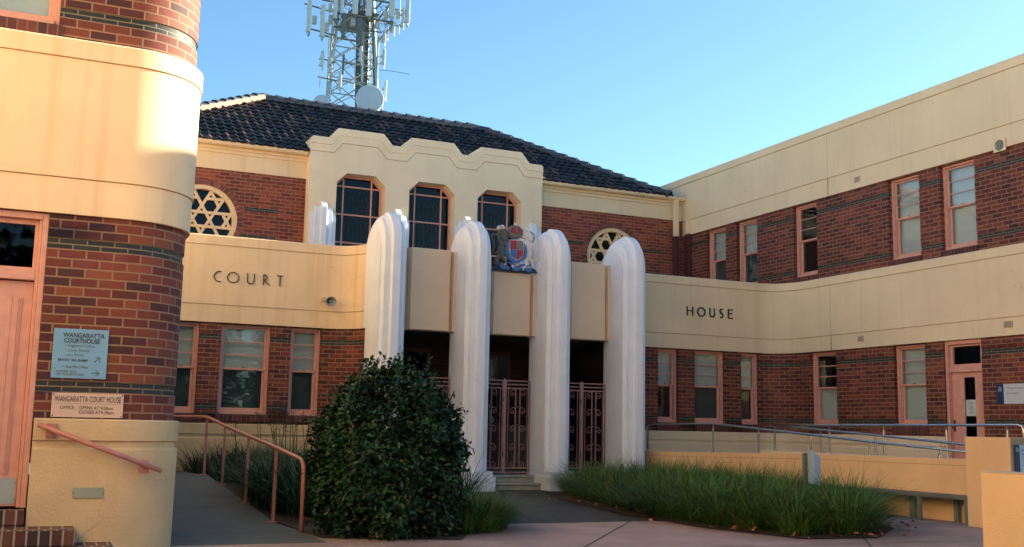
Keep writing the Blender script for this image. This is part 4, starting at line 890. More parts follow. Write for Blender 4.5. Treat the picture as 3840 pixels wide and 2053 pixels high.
# COURT / HOUSE letters
LM = mat('letter_metal', (.022, .022, .020), .45)
F = FF(YF-.045)
def A_(cx, cz, rx, rz_, a0, a1, n=18): return [(cx+rx*math.cos(R(a0+(a1-a0)*i/n)), cz+rz_*math.sin(R(a0+(a1-a0)*i/n))) for i in range(n+1)]
def letters(name, label, group, items, w_):
    t = thing(name, label, 'lettering')
    for strokes in items:
        mb = MB()
        for st_ in strokes: stroke(mb, F, st_, w_, .012, .034)
        for st_ in strokes[:1]:
            for q in (st_[0], st_[-1]): mb.tube([F(q[0], -.005, q[1]), F(q[0], .014, q[1])], .005, 5)
        mb.build('letter', LM, t)
b, t_ = 3.838, 4.036; h = t_-b; mz = (b+t_)/2
letters('wall_lettering', 'thin dark metal letters spelling COURT on the orange cream band at left', '', [
    [A_(3.082, mz, .10, h/2, 75, 285)],
    [A_(3.338, mz, .106, h/2, 0, 360, 28)],
    [[(3.607, t_), (3.607, b+.07)]+A_(3.671, b+.07, .064, .07, 180, 360, 10)+[(3.735, t_)]],
    [[(3.916, b), (3.916, t_)]+A_(3.921, t_-.052, .062, .052, 90, -90, 10)+[(3.921, t_-.104)], [(3.926, t_-.104), (4.03, b)]],
    [[(4.236, b), (4.236, t_)], [(4.176, t_), (4.296, t_)]]], .0145)
letters('wall_lettering', 'thick dark metal letters spelling HOUSE on the cream band at right', '', [
    [[(13.598, b), (13.598, t_)], [(13.748, b), (13.748, t_)], [(13.598, mz+.01), (13.748, mz+.01)]],
    [A_(13.983, mz, .100, h/2, 0, 360, 28)],
    [[(14.222, t_), (14.222, b+.06)]+A_(14.281, b+.06, .059, .06, 180, 360, 10)+[(14.340, t_)]],
    [A_(14.540, t_-.048, .042, .048, 60, 270, 8)+A_(14.532, b+.055, .045, .055, 80, -120, 8)],
    [[(14.734, b), (14.734, t_)], [(14.734, t_), (14.846, t_)], [(14.734, mz+.01), (14.835, mz+.01)], [(14.734, b), (14.846, b)]]], .026)

# horn loudspeaker
t = thing('horn_loudspeaker', 'grey horn loudspeaker mounted on the cream band near the letter T', 'loudspeaker')
c = Vector((5.165, 20.50, 3.585)); d = Vector((.28, -1, -.22)).normalized(); si = d.cross(Vector((0, 0, 1))).normalized(); up = si.cross(d).normalized()
prof_ = [(-.17, .045), (-.10, .050), (-.09, .035), (-.02, .05), (.05, .085), (.085, .115), (.088, .118), (.080, .105), (.03, .065), (-.03, .035)]
h_ = MB(); K = 24
for q, r_ in prof_:
    for k in range(K): a = 2*math.pi*k/K; h_.v.append(tuple(c+d*q+si*math.cos(a)*r_+up*math.sin(a)*r_*.82))
for i in range(len(prof_)-1):
    for k in range(K): h_.f.append((i*K+k, i*K+(k+1) % K, (i+1)*K+(k+1) % K, (i+1)*K+k))
h_.f.append(tuple(range(K))); HM = mat('horn_paint', (.34, .36, .33), .5, var=.1); h_.build('horn', HM, t, smooth=True, fix=False)
h_ = MB(); K = 24
for q, r_ in ((.070, .100), (.025, .064), (-.03, .034)):
    for k in range(K): a = 2*math.pi*k/K; h_.v.append(tuple(c+d*q+si*math.cos(a)*r_*.985+up*math.sin(a)*r_*.82*.985))
for i in range(2):
    for k in range(K): h_.f.append((i*K+k, i*K+(k+1) % K, (i+1)*K+(k+1) % K, (i+1)*K+k))
h_.f.append(tuple(range(2*K, 3*K))); h_.build('horn_throat', BLACK, t, smooth=True, fix=False)
h_ = MB(); h_.tube([c-d*.03, c+d*.05], [.02, .024], 14); h_.build('driver_cap', HM, t, smooth=False, bevel=.004)
h_ = MB(); h_.box(5.09, 5.13, 20.60, 20.75, 3.60, 3.66); h_.tube([(5.11, 20.62, 3.63), c-d*.12], .012, 6); h_.tube([(5.11, 20.745, 3.62), (5.05, 20.70, 3.57), c-d*.15], .006, 6); h_.build('bracket', HM, t)

# ------------------------------------------------------------------ coat of arms
t = thing('coat_of_arms', 'painted coat of arms with lion, crown, shield and unicorn above the middle porch panel', 'coat of arms')
FA = FF(19.64)
lion = [(8.359,4.916),(8.443,5.11),(8.53,5.201),(8.484,5.259),(8.397,5.189),(8.354,5.133),(8.344,5.06),(8.329,5.006),(8.358,4.958),(8.393,4.888),(8.405,4.838),(8.362,4.783),(8.353,4.71),(8.365,4.649),(8.312,4.563),(8.309,4.48),(8.326,4.431),(8.381,4.435),(8.369,4.506),(8.389,4.569),(8.427,4.608),(8.467,4.545),(8.513,4.507),(8.573,4.517),(8.562,4.542),(8.522,4.559),(8.488,4.608),(8.508,4.692),(8.495,4.784),(8.472,4.833),(8.537,4.881),(8.593,4.88),(8.643,4.916),(8.636,4.941),(8.591,4.958),(8.568,4.997),(8.55,5.068),(8.532,5.118)]
lion = [p for i, p in enumerate(lion) if i not in (1, 2, 3)]; lion[0:0] = []
lion = [(8.405,5.175),(8.45,5.205),(8.51,5.19),(8.54,5.13),(8.55,5.068),(8.568,4.997),(8.591,4.958),(8.636,4.941),(8.643,4.916),(8.593,4.88),(8.537,4.881),(8.472,4.833),(8.495,4.784),(8.508,4.692),(8.488,4.608),(8.522,4.559),(8.562,4.542),(8.573,4.517),(8.513,4.507),(8.467,4.545),(8.427,4.608),(8.389,4.569),(8.369,4.506),(8.381,4.435),(8.326,4.431),(8.309,4.48),(8.312,4.563),(8.365,4.649),(8.353,4.71),(8.362,4.783),(8.405,4.838),(8.393,4.888),(8.358,4.958),(8.345,5.02),(8.35,5.09),(8.37,5.14)]
uni = [(8.905,5.273),(8.946,5.225),(8.979,5.254),(9.003,5.204),(9.071,5.2),(9.14,5.175),(9.17,5.104),(9.166,5.031),(9.121,4.964),(9.111,4.9),(9.124,4.839),(9.148,4.757),(9.144,4.684),(9.117,4.619),(9.146,4.549),(9.159,4.466),(9.097,4.451),(9.096,4.524),(9.06,4.594),(9.004,4.568),(8.949,4.522),(8.903,4.534),(8.947,4.584),(8.992,4.64),(8.989,4.744),(8.983,4.806),(8.942,4.844),(8.896,4.912),(8.861,4.951),(8.866,4.977),(8.916,4.992),(8.973,5.013),(8.938,5.031),(8.882,5.036),(8.858,5.076),(8.891,5.141),(8.918,5.186)]
def relief(name, poly, n0, n1, m_, par=t, bev=.012, holes=()):
    mb = MB(); mb.plate(FA, poly, n1, n0, holes); o = mb.build(name, m_, par, bevel=bev, seg=3)
    for p in o.data.polygons: p.use_smooth = False
    return o
def curve_tube(pts, r, m_, name, par):
    mb = MB(); mb.tube([FA(a, .03, b) for a, b in pts], r, 8); return mb.build(name, m_, par, smooth=True)
lo = relief('lion', lion, -.03, .05, BRONZE)
relief('lion', [(8.40,5.15),(8.50,5.14),(8.545,5.06),(8.53,4.97),(8.46,4.93),(8.39,4.99)], .045, .085, BRONZE, lo)
relief('lion', [(8.44,4.80),(8.49,4.77),(8.485,4.68),(8.44,4.63),(8.40,4.66),(8.39,4.74)], .045, .075, BRONZE, lo)
curve_tube([(8.345,5.0),(8.325,5.05),(8.28,5.06),(8.225,5.05),(8.215,4.99),(8.26,4.89),(8.275,4.80),(8.255,4.71),(8.27,4.655),(8.31,4.69),(8.36,4.74)], [.012,.014,.02,.024,.022,.018,.016,.016,.015,.013,.012], BRONZE, 'lion_tail', lo)
relief('lion_crown', [(8.31,5.175),(8.345,5.205),(8.33,5.23),(8.37,5.245),(8.39,5.225),(8.42,5.262),(8.455,5.255),(8.478,5.222),(8.50,5.19),(8.46,5.185),(8.40,5.172),(8.35,5.165)], -.01, .075, UNIW, lo, .006)
relief('crown_cap', [(8.355,5.195),(8.40,5.222),(8.43,5.205),(8.38,5.185)], .075, .085, HRED, lo, .003)
un = relief('unicorn', uni, -.03, .05, UNIW)
relief('unicorn_neck', [(8.93,5.17),(9.02,5.17),(9.12,5.10),(9.10,5.0),(9.03,4.96),(9.0,5.04),(8.93,5.06),(8.89,5.08)], .045, .08, UNIW, un)
relief('unicorn_body', [(9.0,4.93),(9.07,4.93),(9.09,4.80),(9.11,4.70),(9.05,4.62),(9.01,4.66),(9.02,4.78)], .045, .08, UNIW, un)
curve_tube([(9.125,4.62),(9.16,4.605),(9.22,4.60),(9.25,4.66),(9.245,4.74),(9.215,4.82),(9.21,4.90),(9.235,4.98),(9.26,5.06)], [.010,.014,.018,.02,.02,.018,.018,.018,.012], UNIW, 'unicorn_tail', un)
curve_tube([(8.965,5.185),(8.93,5.225),(8.90,5.275)], [.016,.011,.003], UNIW, 'unicorn_horn', un)
mb = MB(); mb.tube([FA(9.06, .052, 5.18), FA(9.13, .058, 5.14), FA(9.155, .055, 5.05), FA(9.12, .055, 4.96)], .012, 6); mb.tube([FA(8.96, .055, 5.21), FA(9.0, .055, 5.17)], .006, 5); mb.tube([FA(9.115, .05, 4.80), FA(9.14, .05, 4.72), FA(9.11, .05, 4.62)], .007, 5); mb.build('unicorn_mane', HGREY, un, smooth=True)
gt = relief('garter', circ(8.752, 4.757, .245, 40), .0, .055, HBLUE, t, .008, [circ(8.752, 4.757, .190, 40)])
sh_ = relief('shield', [(8.60,4.975),(8.755,4.985),(8.905,4.985),(8.925,4.80),(8.90,4.66),(8.83,4.585),(8.757,4.555),(8.69,4.59),(8.62,4.65),(8.59,4.79)], -.01, .060, UNIW, t, .006)
for nm, p_, m_ in (('red_quarter', [(8.612,4.962),(8.753,4.968),(8.753,4.782),(8.606,4.782)], HRED), ('grey_quarter', [(8.759,4.968),(8.893,4.968),(8.91,4.782),(8.759,4.782)], HGREY),
                   ('blue_quarter', [(8.606,4.776),(8.753,4.776),(8.753,4.57),(8.695,4.602),(8.632,4.655)], HBLUE), ('red_quarter', [(8.759,4.776),(8.91,4.776),(8.888,4.665),(8.825,4.60),(8.759,4.57)], HRED)):
    relief(nm, p_, .055, .068, m_, sh_, .002)
mb = MB()
for (x, z) in ((8.66,4.91),(8.66,4.86),(8.66,4.81),(8.82,4.72),(8.82,4.68),(8.82,4.64),(8.83,4.88),(8.67,4.70)):
    mb.tube([FA(x-.03, .069, z), FA(x, .073, z+.008), FA(x+.035, .069, z-.004)], [.004, .008, .004], 5)
mb.build('charges', mat('heraldic_gold', (.22, .15, .05), .5), sh_)
cr_ = relief('crown', [(8.600,5.035),(8.585,5.10),(8.560,5.16),(8.580,5.21),(8.625,5.258),(8.690,5.275),(8.722,5.278),(8.755,5.278),(8.820,5.262),(8.870,5.225),(8.893,5.163),(8.872,5.10),(8.865,5.035),(8.80,5.015),(8.66,5.015)], -.02, .05, HGREY, t, .014)
relief('crown_cap', [(8.615,5.12),(8.630,5.19),(8.675,5.235),(8.715,5.232),(8.720,5.115)], .048, .060, HRED, cr_, .008); relief('crown_cap', [(8.770,5.115),(8.775,5.232),(8.815,5.228),(8.850,5.19),(8.862,5.12)], .048, .060, HRED, cr_, .008)
mb = MB()
for pts in ([(8.585,5.09),(8.60,5.19),(8.66,5.25),(8.74,5.27)], [(8.88,5.09),(8.872,5.19),(8.81,5.25),(8.74,5.27)], [(8.742,5.08),(8.745,5.18),(8.742,5.27)]): mb.tube([FA(a, .058, b) for a, b in pts], .014, 6)
mb.tube([FA(8.59, .055, 5.07), FA(8.74, .07, 5.055), FA(8.87, .055, 5.07)], .020, 6)
mb.build('crown_arch', HGREY, cr_, smooth=True)
relief('crown_orb', [(8.72,5.275),(8.705,5.295),(8.69,5.31),(8.715,5.32),(8.725,5.335),(8.75,5.335),(8.755,5.315),(8.775,5.30),(8.757,5.275)], .0, .05, UNIW, cr_, .006)
relief('base_foliage', [(8.235,4.335),(8.25,4.38),(8.32,4.43),(8.42,4.44),(8.60,4.42),(8.75,4.44),(8.93,4.42),(9.12,4.44),(9.20,4.40),(9.25,4.335),(9.15,4.345),(9.05,4.32),(8.9,4.33),(8.75,4.318),(8.6,4.335),(8.45,4.345),(8.33,4.34)], -.04, .04, HDARK, t, .01)
rb = relief('ribbon', [(8.41,4.505),(8.45,4.475),(8.52,4.455),(8.60,4.42),(8.62,4.36),(8.50,4.355),(8.40,4.37),(8.39,4.42)], .03, .075, HBLUE, t)
for p_ in ([(8.575,4.52),(8.68,4.515),(8.73,4.46),(8.70,4.44),(8.58,4.475)], [(8.665,4.36),(8.69,4.42),(8.76,4.455),(8.84,4.43),(8.88,4.37),(8.78,4.33)], [(8.80,4.455),(8.88,4.505),(8.95,4.50),(8.96,4.455),(8.86,4.43)], [(8.93,4.38),(8.97,4.43),(9.09,4.42),(9.12,4.36),(9.0,4.335)], [(9.0,4.475),(9.085,4.52),(9.09,4.465)]):
    relief('ribbon_fold', p_, .035, .08, HBLUE, rb)
for p_ in ([(8.47,4.47),(8.52,4.46),(8.53,4.43),(8.49,4.43)], [(8.64,4.46),(8.69,4.45),(8.70,4.40),(8.65,4.41)], [(8.90,4.42),(8.93,4.44),(8.92,4.36),(8.895,4.36)], [(9.02,4.455),(9.07,4.44),(9.05,4.42),(9.0,4.43)]): relief('thistle', p_, .05, .088, UNIW, rb, .005)
relief('rose', circ(8.525, 4.44, .022, 10), .05, .094, HRED, rb, .004); relief('rose', circ(9.0, 4.462, .018, 10), .05, .094, HRED, rb, .004)

# ------------------------------------------------------------------ ash bin in the grass
t = thing('ash_bin', 'slim stainless steel ash bin on a post standing in the long grass', 'bin')
b = MB(); b.box(10.03, 10.095, 12.335, 12.375, 0, .93); b.build('post', mat('bin_post', (.10, .13, .11), .5), t, bevel=.004)
b = MB(); b.v = [(10.09,12.22,.50),(10.215,12.22,.465),(10.215,12.33,.465),(10.09,12.33,.50),(10.09,12.20,.955),(10.215,12.20,.865),(10.215,12.33,.91),(10.09,12.33,.99)]; b.f = [(0,3,2,1),(4,5,6,7),(0,1,5,4),(1,2,6,5),(2,3,7,6),(3,0,4,7)]
b.build('housing', mat('brushed_steel', (.34, .47, .58), .42, metal=.35, var=.03), t, bevel=.01)
b = MB(); b.box(10.16, 10.212, 12.205, 12.2195, .862, .876); b.build('slot', BLACK, t)

# ------------------------------------------------------------------ radio mast
t = thing('radio_mast', 'steel lattice mobile phone mast with antennas and dishes rising behind the tiled roof', 'mast')
YM = 42.
def lx(z, a, b): return a+(b-a)*(z-14)/(17.8-14)
leg = {'fl': lambda z: Vector((lx(z, 10.16, 10.40), YM, z)), 'fr': lambda z: Vector((lx(z, 12.30, 12.00), YM, z)), 'bl': lambda z: Vector((lx(z, 10.56, 10.70), YM+2.1, z)), 'br': lambda z: Vector((lx(z, 12.6, 12.3), YM+2.1, z))}
for k, fn in leg.items():
    mb = MB(); mb.tube([fn(-.3), fn(22.5)], .065 if k in ('fl', 'fr') else .05, 6); mb.build('leg', GALV, t)
mb = MB(); zs = [-.3, 2, 4.2, 6.3, 8.3, 10.2, 12.0, 13.4, 14.7, 16.1, 17.5, 19.0, 20.6, 22.2]
for a, b_ in zip(zs, zs[1:]):
    for p, q in (('fl', 'fr'), ('bl', 'br'), ('fl', 'bl'), ('fr', 'br')):
        mb.tube([leg[p](a), leg[q](b_)], .028, 4); mb.tube([leg[q](a), leg[p](b_)], .028, 4); mb.tube([leg[p](b_), leg[q](b_)], .028, 4)
        if a > 12: mb.tube([leg[p]((a+b_)/2), (leg[p](b_)+leg[q](b_))/2], .018, 4)
mb.build('lattice_bracing', GALV, t)
random.seed(11); mb = MB()
for i in range(15):
    x = 11.42+i*.028+(.12 if i > 8 else 0); w1 = random.uniform(-.05, .05); mb.tube([(x+w1-.05, YM+.5, 0), (x+.06, YM+.5, 14), (x+w1, YM+.5, 16), (x-.02, YM+.5, 18.2), (x+random.uniform(-.3, .3), YM+.5, 19.5)], random.uniform(.018, .035), 4)
for i in range(5):
    x = 12.18+i*.03; mb.tube([(x+.2, YM+.2, 8), (x+.02, YM+.2, 14.2), (x-.22, YM+.2, 17.9)], .022, 4)
mb.build('cable_bundle', ANTG, t)
mb = MB(); mb.box(11.78, 11.92, YM+.9, YM+1.1, 0, 18); mb.box(12.13, 12.2, YM-.1, YM-.05, 13, 17.4)
for z in [13+.35*k for k in range(14)]: mb.box(11.45, 12.2, YM+.42, YM+.48, z, z+.03)
mb.build('cable_tray', GALV, t)
mb = MB()
for z, x0, x1 in ((17.98, 10.3, 12.75), (18.82, 11.6, 12.6), (19.6, 10.3, 12.7)):
    for y in (YM-.45, YM+2.4): mb.tube([(x0, y, z), (x1, y, z)], .05, 5)
    for x in (x0, x1): mb.tube([(x, YM-.45, z), (x, YM+2.4, z)], .05, 5)
for a, b_ in (((8.95, 18.22), (10.1, 18.12)), ((9.1, 17.20), (10.35, 17.12)), ((9.7, 16.02), (10.35, 15.97)), ((9.65, 15.22), (10.45, 15.2)), ((10.6, 15.24), (11.9, 15.1)), ((10.6, 16.0), (11.9, 15.97)), ((12.4, 18.7), (13.3, 18.72)), ((12.5, 18.02), (13.3, 17.98)), ((9.72, 14.42), (10.25, 14.33)), ((10.2, 17.45), (12.3, 17.6))):
    ar = MB(); ar.tube([(a[0], YM-.2, a[1]), (b_[0], YM-.1, b_[1])], .035, 5); ar.build('support_arm', ANTG, t)
mb.tube([(12.25, YM, 15.98), (12.8, YM-.2, 15.95), (13.55, YM-.3, 15.90)], .012, 4)
mb.box(10.9, 12.1, YM-.3, YM+2.2, 18.25, 18.32)
mb.build('platform_frame', ANTG, t)
random.seed(5)
for (x0, z1, x1, z0, k) in ((8.98, 18.22, 9.15, 16.86, 0), (9.54, 18.12, 9.72, 16.76, 0), (10.06, 19.3, 10.20, 17.62, 0), (10.33, 19.4, 10.46, 17.87, 0), (10.83, 19.5, 11.06, 17.96, 0), (11.40, 19.6, 11.65, 17.97, 0), (12.42, 19.7, 12.64, 18.10, 0), (13.14, 19.8, 13.31, 17.99, 0), (9.62, 16.16, 9.74, 15.50, 0), (11.22, 16.62, 11.33, 15.96, 1), (10.40, 15.36, 10.51, 14.66, 0), (12.20, 16.68, 12.31, 15.98, 1), (12.34, 15.3, 12.43, 14.6, 0), (12.20, 17.5, 12.30, 16.95, 1), (12.60, 17.9, 12.68, 17.45, 1), (13.0, 18.6, 13.07, 17.80, 0), (10.42, 17.9, 10.58, 16.85, 2), (11.05, 17.8, 11.28, 16.75, 2), (10.52, 16.15, 10.60, 15.3, 2)):
    mb = MB(); mb.box(x0, x1, YM-.75, YM-.62, z0, z1); o = mb.build('antenna', (ANTW, ANTW, ANTG)[k], t, bevel=.025)
    if k < 2:
        mb = MB(); xm = (x0+x1)/2; mb.tube([(xm+.06, YM-.55, z0-.10), (xm+.06, YM-.55, z1+.08)], .028, 6)
        for z in (z0+.2, z1-.2): mb.box(xm-.02, xm+.1, YM-.63, YM-.2, z-.03, z+.03)
        mb.build('mount', GALV, o)
        if z1-z0 > 1:
            mb = MB()
            for q in range(4):
                xx = x0+.02+q*(x1-x0-.04)/3; mb.tube([(xx, YM-.68, z0), (xx-.01, YM-.68, z0-.08), (xm+.03, YM-.62, z0-.17), (xm+.07, YM-.5, z0-.05), (xm+.1, YM-.3, z0+.2)], .008, 4)
            mb.build('feeder_cable', ANTG, o)
for x, z in ((9.28, 17.55), (9.80, 17.35), (9.93, 18.2), (9.95, 17.7), (10.0, 15.85), (10.02, 15.6), (12.3, 18.3), (11.95, 17.85), (10.9, 17.75), (12.85, 18.4)):
    mb = MB(); mb.box(x, x+.17, YM-.4, YM-.2, z-.17, z+.17); mb.build('radio_unit', ANTW, t, bevel=.02)
for x, z0, z1, r_ in ((10.02, 16.05, 17.0, .03), (9.97, 16.9, 18.4, .012), (11.15, 14.9, 15.95, .025), (11.47, 15.3, 16.2, .025), (10.0, 18.2, 19.8, .012), (12.38, 13.9, 14.7, .03), (9.72, 14.75, 15.2, .02), (11.0, 18.5, 20, .03), (12.5, 17.2, 17.75, .035), (12.13, 15.4, 17.4, .02), (13.0, 17.6, 19.5, .02)):
    mb = MB(); mb.tube([(x, YM-.3, z0), (x, YM-.3, z1)], r_, 8); mb.build('whip_antenna', ANTW, t)
random.seed(8); mb = MB()
for i in range(60):
    x = random.uniform(10.3, 12.6); z = random.uniform(17.6, 19.4); p = [Vector((x, YM-.3, z))]
    for k in range(4): p.append(p[-1]+Vector((random.uniform(-.16, .16), random.uniform(-.05, .05), random.uniform(-.25, .10))))
    mb.tube(p, .014, 4, cap=False)
mb.build('loose_cables', ANTG, t)
def dish(c, r, dirv, dep, lab=None):
    c = Vector(c); d = Vector(dirv).normalized(); si = d.cross(Vector((0, 0, 1))).normalized(); up = si.cross(d).normalized(); mb = MB(); K = 40
    for q, rr in ((-dep, r*.35), (-dep*.9, r*.97), (0, r), (.02, r*.97), (.05, 0.001)):
        for k in range(K): a = 2*math.pi*k/K; mb.v.append(tuple(c+d*q+si*math.cos(a)*rr+up*math.sin(a)*rr))
    for i in range(4):
        for k in range(K): mb.f.append((i*K+k, i*K+(k+1) % K, (i+1)*K+(k+1) % K, (i+1)*K+k))
    mb.f.append(tuple(range(K))); o = mb.build('dish', mat('dish_white', (.50, .60, .66), .5, var=.02), t, fix=True)
    m2 = MB(); m2.tube([c-d*dep, c-d*(dep+.6)], .06, 6); m2.build('dish_mount', GALV, o)
dish((11.66, YM-1.0, 14.38), .565, (-.10, -1, .02), .32); dish((9.74, YM-.6, 14.02), .34, (-.55, -1, 0), .22)

# ------------------------------------------------------------------ planting
random.seed(21)
def leafmesh(mb, c, d, n_, L_, W_):
    d = d.normalized(); s = d.cross(n_).normalized(); n_ = s.cross(d).normalized()
    a = c; b = c+d*L_; m1 = c+d*L_*.33-n_*L_*.03; m2 = c+d*L_*.68-n_*L_*.05; tip = b-n_*L_*.14
    mb.raw([a, m1+s*W_*.46+n_*W_*.18, m2+s*W_*.40+n_*W_*.16, tip, m2-s*W_*.40+n_*W_*.16, m1-s*W_*.46+n_*W_*.18, m1, m2], [(0,1,6),(1,2,7,6),(2,3,7),(0,6,5),(6,7,4,5),(7,3,4)])
bush = thing('camellia_bush', 'large round dark green camellia bush beside the ramp handrail, in front of the porch', 'bush')
BC = Vector((3.70, 11.65, .87)); mb = MB(); my = MB()
def brad(th, ph):   # radius multiplier of the lumpy crown
    return 1+.07*math.sin(3*th+1)*math.cos(2*ph)+.06*math.sin(5*th+2.3*ph)+.05*math.sin(9*th-4*ph+2)+.04*math.cos(13*ph+3*th)
def bsurf(th, ph, r_):
    q = brad(th, ph)*r_; z = math.sin(ph); hx = .82 if z < .05 else .82*(1-.10*((z-.05)/.95)**1.6); cp_ = math.cos(ph)**(.45 if ph < 0 else 1); return Vector((math.cos(th)*cp_*hx*q, math.sin(th)*cp_*hx*q, z*(.97 if z > 0 else .98)*q))
for i in range(22000):
    th = random.uniform(0, 2*math.pi); z = random.uniform(-.97, 1); ph = math.asin(z); r_ = 1-abs(random.gauss(0, .10)) if random.random() < .8 else random.uniform(.6, 1.0)
    if random.random() < .04: r_ = random.uniform(1.0, 1.10)
    p = BC+bsurf(th, ph, r_)
    if p.z < .02: continue
    out = (p-BC).normalized(); d = out*random.uniform(.1, .9)+Vector((random.gauss(0, .6), random.gauss(0, .6), random.gauss(-.1, .5))); nn = (out+Vector((0, 0, .6))+Vector((random.gauss(0, .45), random.gauss(0, .45), random.gauss(0, .3)))).normalized()
    leafmesh(my if random.random() < .0025 else mb, p, d, nn, random.uniform(.055, .085), random.uniform(.03, .045))
for i in range(60):   # loose shoots standing off the crown
    th = random.uniform(0, 2*math.pi); ph = random.uniform(-.2, 1.5); p0 = BC+bsurf(th, ph, .97); out = (p0-BC).normalized(); u_ = (out+Vector((random.gauss(0, .25), random.gauss(0, .25), .6))).normalized()
    for k in range(7): leafmesh(mb, p0+u_*(.02+k*.024), u_*.5+Vector((random.gauss(0, 1), random.gauss(0, 1), random.gauss(.2, .4))), (u_+Vector((random.gauss(0, .4), random.gauss(0, .4), 0))), .06, .03)
mb.build('foliage', LEAF, bush, fix=False); my.build('yellow_leaves', LEAFY, bush, fix=False)
mb = MB()
for i in range(14):
    a = random.uniform(0, 6.28); b_ = random.uniform(.2, .75); mb.tube([(BC.x+random.uniform(-.08, .08), BC.y+random.uniform(-.08, .08), 0), (BC.x+math.cos(a)*b_*.4, BC.y+math.sin(a)*b_*.4, .6), (BC.x+math.cos(a)*b_, BC.y+math.sin(a)*b_, 1.0+random.uniform(0, .6))], [.03, .02, .008], 5)
mb.build('branch', BARK, bush)

def blade(mb, x, y, z, h, az, lean, wd, droop, seg=4):
    dx, dy = math.cos(az), math.sin(az); sx, sy = -dy*wd/2, dx*wd/2; i0 = len(mb.v)
    for k in range(seg+1):
        q = k/seg; r_ = h*(lean*q+droop*q*q*.55); zz = z+h*(q*(1-.22*lean)-droop*.42*q**3); tw = 1-q**2*.92
        mb.v.append((x+dx*r_-sx*tw, y+dy*r_-sy*tw, zz)); mb.v.append((x+dx*r_+sx*tw, y+dy*r_+sy*tw, zz))
    for k in range(seg): mb.f.append((i0+2*k, i0+2*k+1, i0+2*k+3, i0+2*k+2))
def inside(p, poly):
    c = False; j = len(poly)-1
    for i in range(len(poly)):
        a, b_ = poly[i], poly[j]
        if (a[1] > p[1]) != (b_[1] > p[1]) and p[0] < (b_[0]-a[0])*(p[1]-a[1])/(b_[1]-a[1])+a[0]: c = not c
        j = i
    return c
def tussocks(name, poly, n, per, h, label, cat=None, wd=.0085, seed=1, m_=BLADE, pts=None, spread=.21):
    random.seed(seed); mb = MB(); dry = MB(); cs = list(pts or [])
    xs = [p[0] for p in poly] if poly else []; ys = [p[1] for p in poly] if poly else []
    tries = 0
    while poly and len(cs) < n and tries < 20000:
        tries += 1; p = (random.uniform(min(xs), max(xs)), random.uniform(min(ys), max(ys)))
        if inside(p, poly) and all((p[0]-c[0])**2+(p[1]-c[1])**2 > .26**2 for c in cs): cs.append(p)
    for c in cs:
        hh = h*random.uniform(.66, 1.14); la = random.uniform(0, 6.28)
        for k in range(per):
            az = random.uniform(0, 2*math.pi); r_ = spread*math.sqrt(random.random()); ln = min(1.5, abs(random.gauss(.62, .40)))
            blade(dry if random.random() < .08 else mb, c[0]+math.cos(az)*r_, c[1]+math.sin(az)*r_, .01, hh*random.uniform(.55, 1.2), az+random.gauss(0, .5), ln, wd*random.uniform(.6, 1.4), random.uniform(.2, 1.25))
    o = mb.build(name, m_, fix=False); dry.build('dry_blades', mat('straw_blade', (.20, .15, .05), .7, island=.4), o, fix=False); return tag(o, label, cat, kind='stuff')
core = [(9.25, 18.0), (8.7, 16), (8.2, 13.6), (8.05, 11.7), (8.4, 10.45), (9.15, 10.35), (10.1, 11.15), (11.0, 12.8), (11.7, 14), (11.85, 17.5), (11.4, 18.9), (9.9, 18.4)]
tussocks('long_grass', core, 200, 230, .80, 'deep bed of long drooping green grass between the path and the ramp wall', 'grass', seed=4)
tussocks('long_grass', None, 0, 300, .60, 'smaller drift of long green grass beside the round bush at the foot of the porch', 'grass', seed=9,
         pts=[(4.75, 11.9), (4.9, 12.3), (4.7, 12.6), (5.0, 12.8), (4.85, 13.2), (5.1, 13.4), (4.6, 12.2), (5.05, 13.9), (4.8, 13.7), (4.95, 14.4), (5.15, 14.8), (4.6, 11.6), (4.9, 15.2), (4.5, 13.2), (5.0, 12.1), (4.85, 11.7), (5.15, 12.35), (5.2, 12.8), (5.05, 11.95)])
# strap leaved bed and seed stems at the left
random.seed(31); mb = MB(); st_ = MB(); hd = MB()
for i in range(125):
    y = random.uniform(13.3, 20.2); x = 2.98-.03*(y-13)+2.8*random.random()**1.3; z = .1
    for k in range(75):
        az = random.uniform(0, 6.28); blade(mb, x+random.gauss(0, .06), y+random.gauss(0, .06), z, random.uniform(.55, 1.0), az, abs(random.gauss(.42, .3)), random.uniform(.012, .022), random.uniform(.2, 1.1), 5)
for i in range(46):
    y = random.uniform(14.5, 20.0); x = random.uniform(3.3, 5.6); a = random.uniform(0, 6.28); ln = random.uniform(.02, .22); h = random.uniform(1.0, 1.42)
    tp = Vector((x+math.cos(a)*ln, y+math.sin(a)*ln, h)); st_.tube([(x, y, .1), (x+math.cos(a)*ln*.4, y+math.sin(a)*ln*.4, h*.6), tp], .006, 4)
    for k in range(16): q = Vector((random.gauss(0, .035), random.gauss(0, .035), random.gauss(0, .05))); leafmesh(hd, tp+q, Vector((random.gauss(0, 1), random.gauss(0, 1), random.gauss(.3, 1))), Vector((0, 0, 1)), .045, .018)
tag(mb.build('strap_leaf_plants', STRAP, fix=False), 'dark strap leaved plants filling the bed behind the salmon ramp rail', 'plants', kind='stuff')
tag(st_.build('seed_stems', STRAP, fix=False), 'tall thin seed stems rising from the strap leaved plants', 'plants', kind='stuff')
tag(hd.build('seed_heads', STRAP, fix=False), 'small dark seed heads on the tall thin stems', 'plants', kind='stuff')
random.seed(41); mb = MB()
